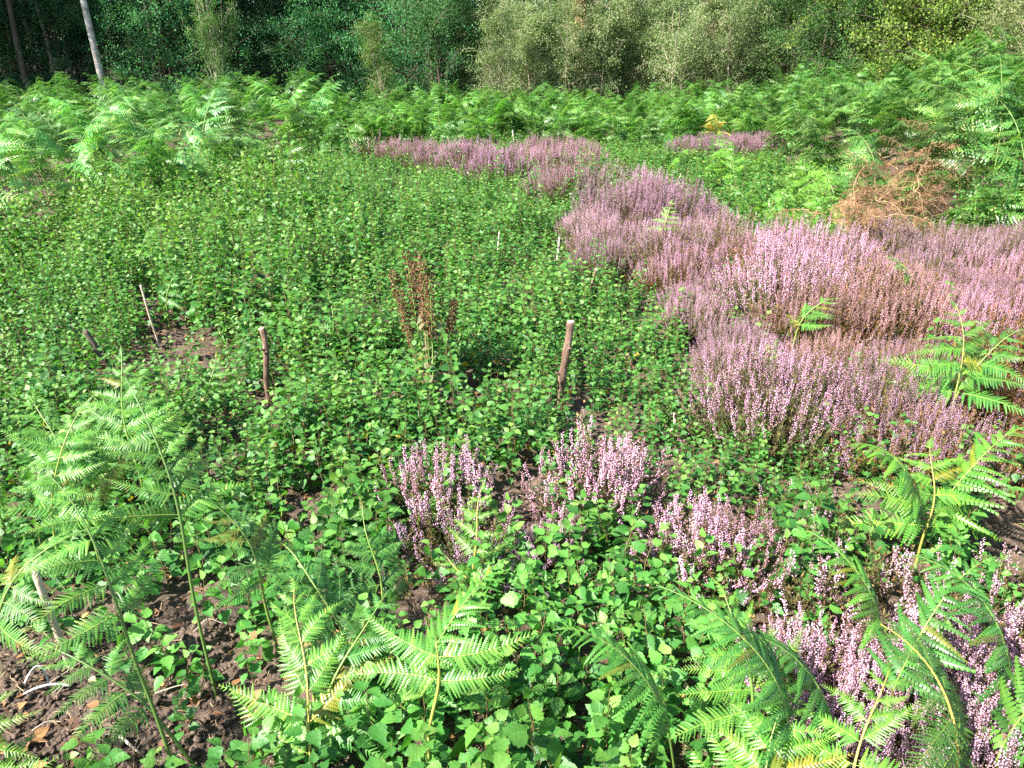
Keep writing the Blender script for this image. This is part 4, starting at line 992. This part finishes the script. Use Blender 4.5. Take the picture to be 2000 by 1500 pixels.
for px, Y in ((1080, 33), (1130, 26), (1210, 25), (1330, 26), (1420, 25), (1040, 27), (1500, 26), (1200, 31), (1290, 34), (1400, 31), (1500, 33), (1590, 30), (1700, 31), (1830, 33), (1960, 30), (2100, 30), (2250, 27), (1150, 38), (1450, 38), (1750, 38)):
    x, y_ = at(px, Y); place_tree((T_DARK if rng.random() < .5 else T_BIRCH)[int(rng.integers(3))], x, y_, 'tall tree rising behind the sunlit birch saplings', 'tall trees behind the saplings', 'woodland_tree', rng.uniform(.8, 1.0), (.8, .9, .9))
# trees beyond the left of the frame whose shade falls on the wood edge
for x, y_ in ((-17, 14), (-19, 18), (-16, 21), (-21, 15), (-22, 21), (-18, 25), (-24, 18), (-14, 17.5)):
    place_tree(T_DARK[int(rng.integers(3))], x, y_, 'tall tree closing the shaded end of the clearing', 'tall trees closing the clearing', 'woodland_tree', 1.1)
# understorey shrubs in the shaded wood
for i, (px, Y) in enumerate(sorted([(-60, 19), (60, 21), (150, 20), (250, 20), (330, 19), (380, 21), (440, 20), (520, 20), (590, 21), (660, 20), (720, 21), (800, 20), (310, 24), (560, 24), (20, 25), (760, 24), (200, 26), (450, 27), (650, 28), (900, 23)])):
    x, y_ = at(px, Y); place_tree(T_SHRUB[int(rng.integers(3))], x, y_, 'shade-tinted leafy shrub, ' + ORD[i] + ' from the left in the shaded wood edge', 'shrubs in the shaded wood edge', 'leafy_shrub', rng.uniform(.8, 1.15), tuple(np.array((1.0, 1.25, 1.5)) * rng.choice([.45, .8, 1.1, 1.6])), sz=1.15)  # teal tints stand in for shade and bluish haze, strength varied at random
x, y_ = at(757, 18.0); place_tree(T_SAP[1], x, y_, 'yellow-green sapling catching the sun in front of the dark wood', None, 'sapling', .62, (.7, .9, .55))
x, y_ = at(865, 18.8); place_tree(T_SHRUB[1], x, y_, 'grey-green shrub where the dark wood meets the sunlit saplings', None, 'leafy_shrub', .85, (1.3, 1.3, 1.4), sz=1.2)
x, y_ = at(430, 17.6); place_tree(T_SAP[2], x, y_, 'narrow upright sapling lit green against the dark wood', None, 'sapling', .5, (.45, .75, .45), sz=2.0)
# sunlit birch saplings
for i, px in enumerate(np.linspace(945, 1490, 22)):
    x, y_ = at(px + rng.uniform(-10, 10), 17.6 + rng.uniform(-.6, 1.6)); place_tree(T_SAP[i % 4], x, y_, 'pale grey-green birch sapling, ' + ORD[i] + ' from the left in the sunlit row', 'birch saplings in the sunlit row', 'birch_sapling', rng.uniform(.62, .85), tuple(np.array((1.12, 1.15, 1.2)) * rng.uniform(.9, 1.25)))
for i, px in enumerate(np.linspace(900, 1600, 16)):
    x, y_ = at(px + rng.uniform(-15, 15), 20.5 + rng.uniform(-.6, 1.2)); place_tree(T_SAP[(i + 1) % 4], x, y_, 'taller birch sapling, ' + ORD[i] + ' from the left behind the sunlit row', 'birch saplings behind the sunlit row', 'birch_sapling', rng.uniform(.78, .92), (.8, .9, .8))
x, y_ = at(1116, 17.6); place_tree(T_SAPR, x, y_, 'small withered buff sapling at the broad end of the sunlit row', None, 'birch_sapling', .82, (1.1, 1.2, 1))
x, y_ = at(1381, 17.6); place_tree(T_SAPR, x, y_, 'rust-red withered sapling sticking up from the sunlit row', None, 'birch_sapling', .84)
# dark shrubs, then the yellow-green oaks
for px, Y, s in ((1545, 17.5, .95), (1610, 16.5, .9), (1500, 19, 1.0), (1660, 18, 1.0), (1580, 20, 1.1)):
    x, y_ = at(px, Y); place_tree(T_SHRUB[int(rng.integers(3))], x, y_, 'dense mid green shrub between the saplings and the yellow-green oaks', 'shrubs between saplings and oaks', 'leafy_shrub', s, (1.5, 1.3, 1.1))
for k, (px, Y, s) in enumerate(((1740, 16, .8), (1830, 14.5, .8), (1930, 15.5, .9), (2040, 14, .9), (2150, 15, 1.0), (1790, 19, 1.0), (1900, 20, 1.0))):
    x, y_ = at(px, Y); place_tree(T_OAK[k % 2], x, y_, 'yellow-green young oak, ' + ORD[k] + ' placed in the group at the end of the clearing', 'young oaks at the end of the clearing', 'oak_tree', s, (1.35, 1.3, 1.1))
for px, Y, s in ((1975, 11.2, .62), (2080, 10, .7), (1920, 12.2, .55), (2150, 11.5, .8)):
    x, y_ = at(px, Y); place_tree(T_SAP[int(rng.integers(4))], x, y_, 'thin greyish bush with bare brown twigs above the rise', 'thin bushes above the rise', 'thin_bush', s, (1.0, .95, .9))
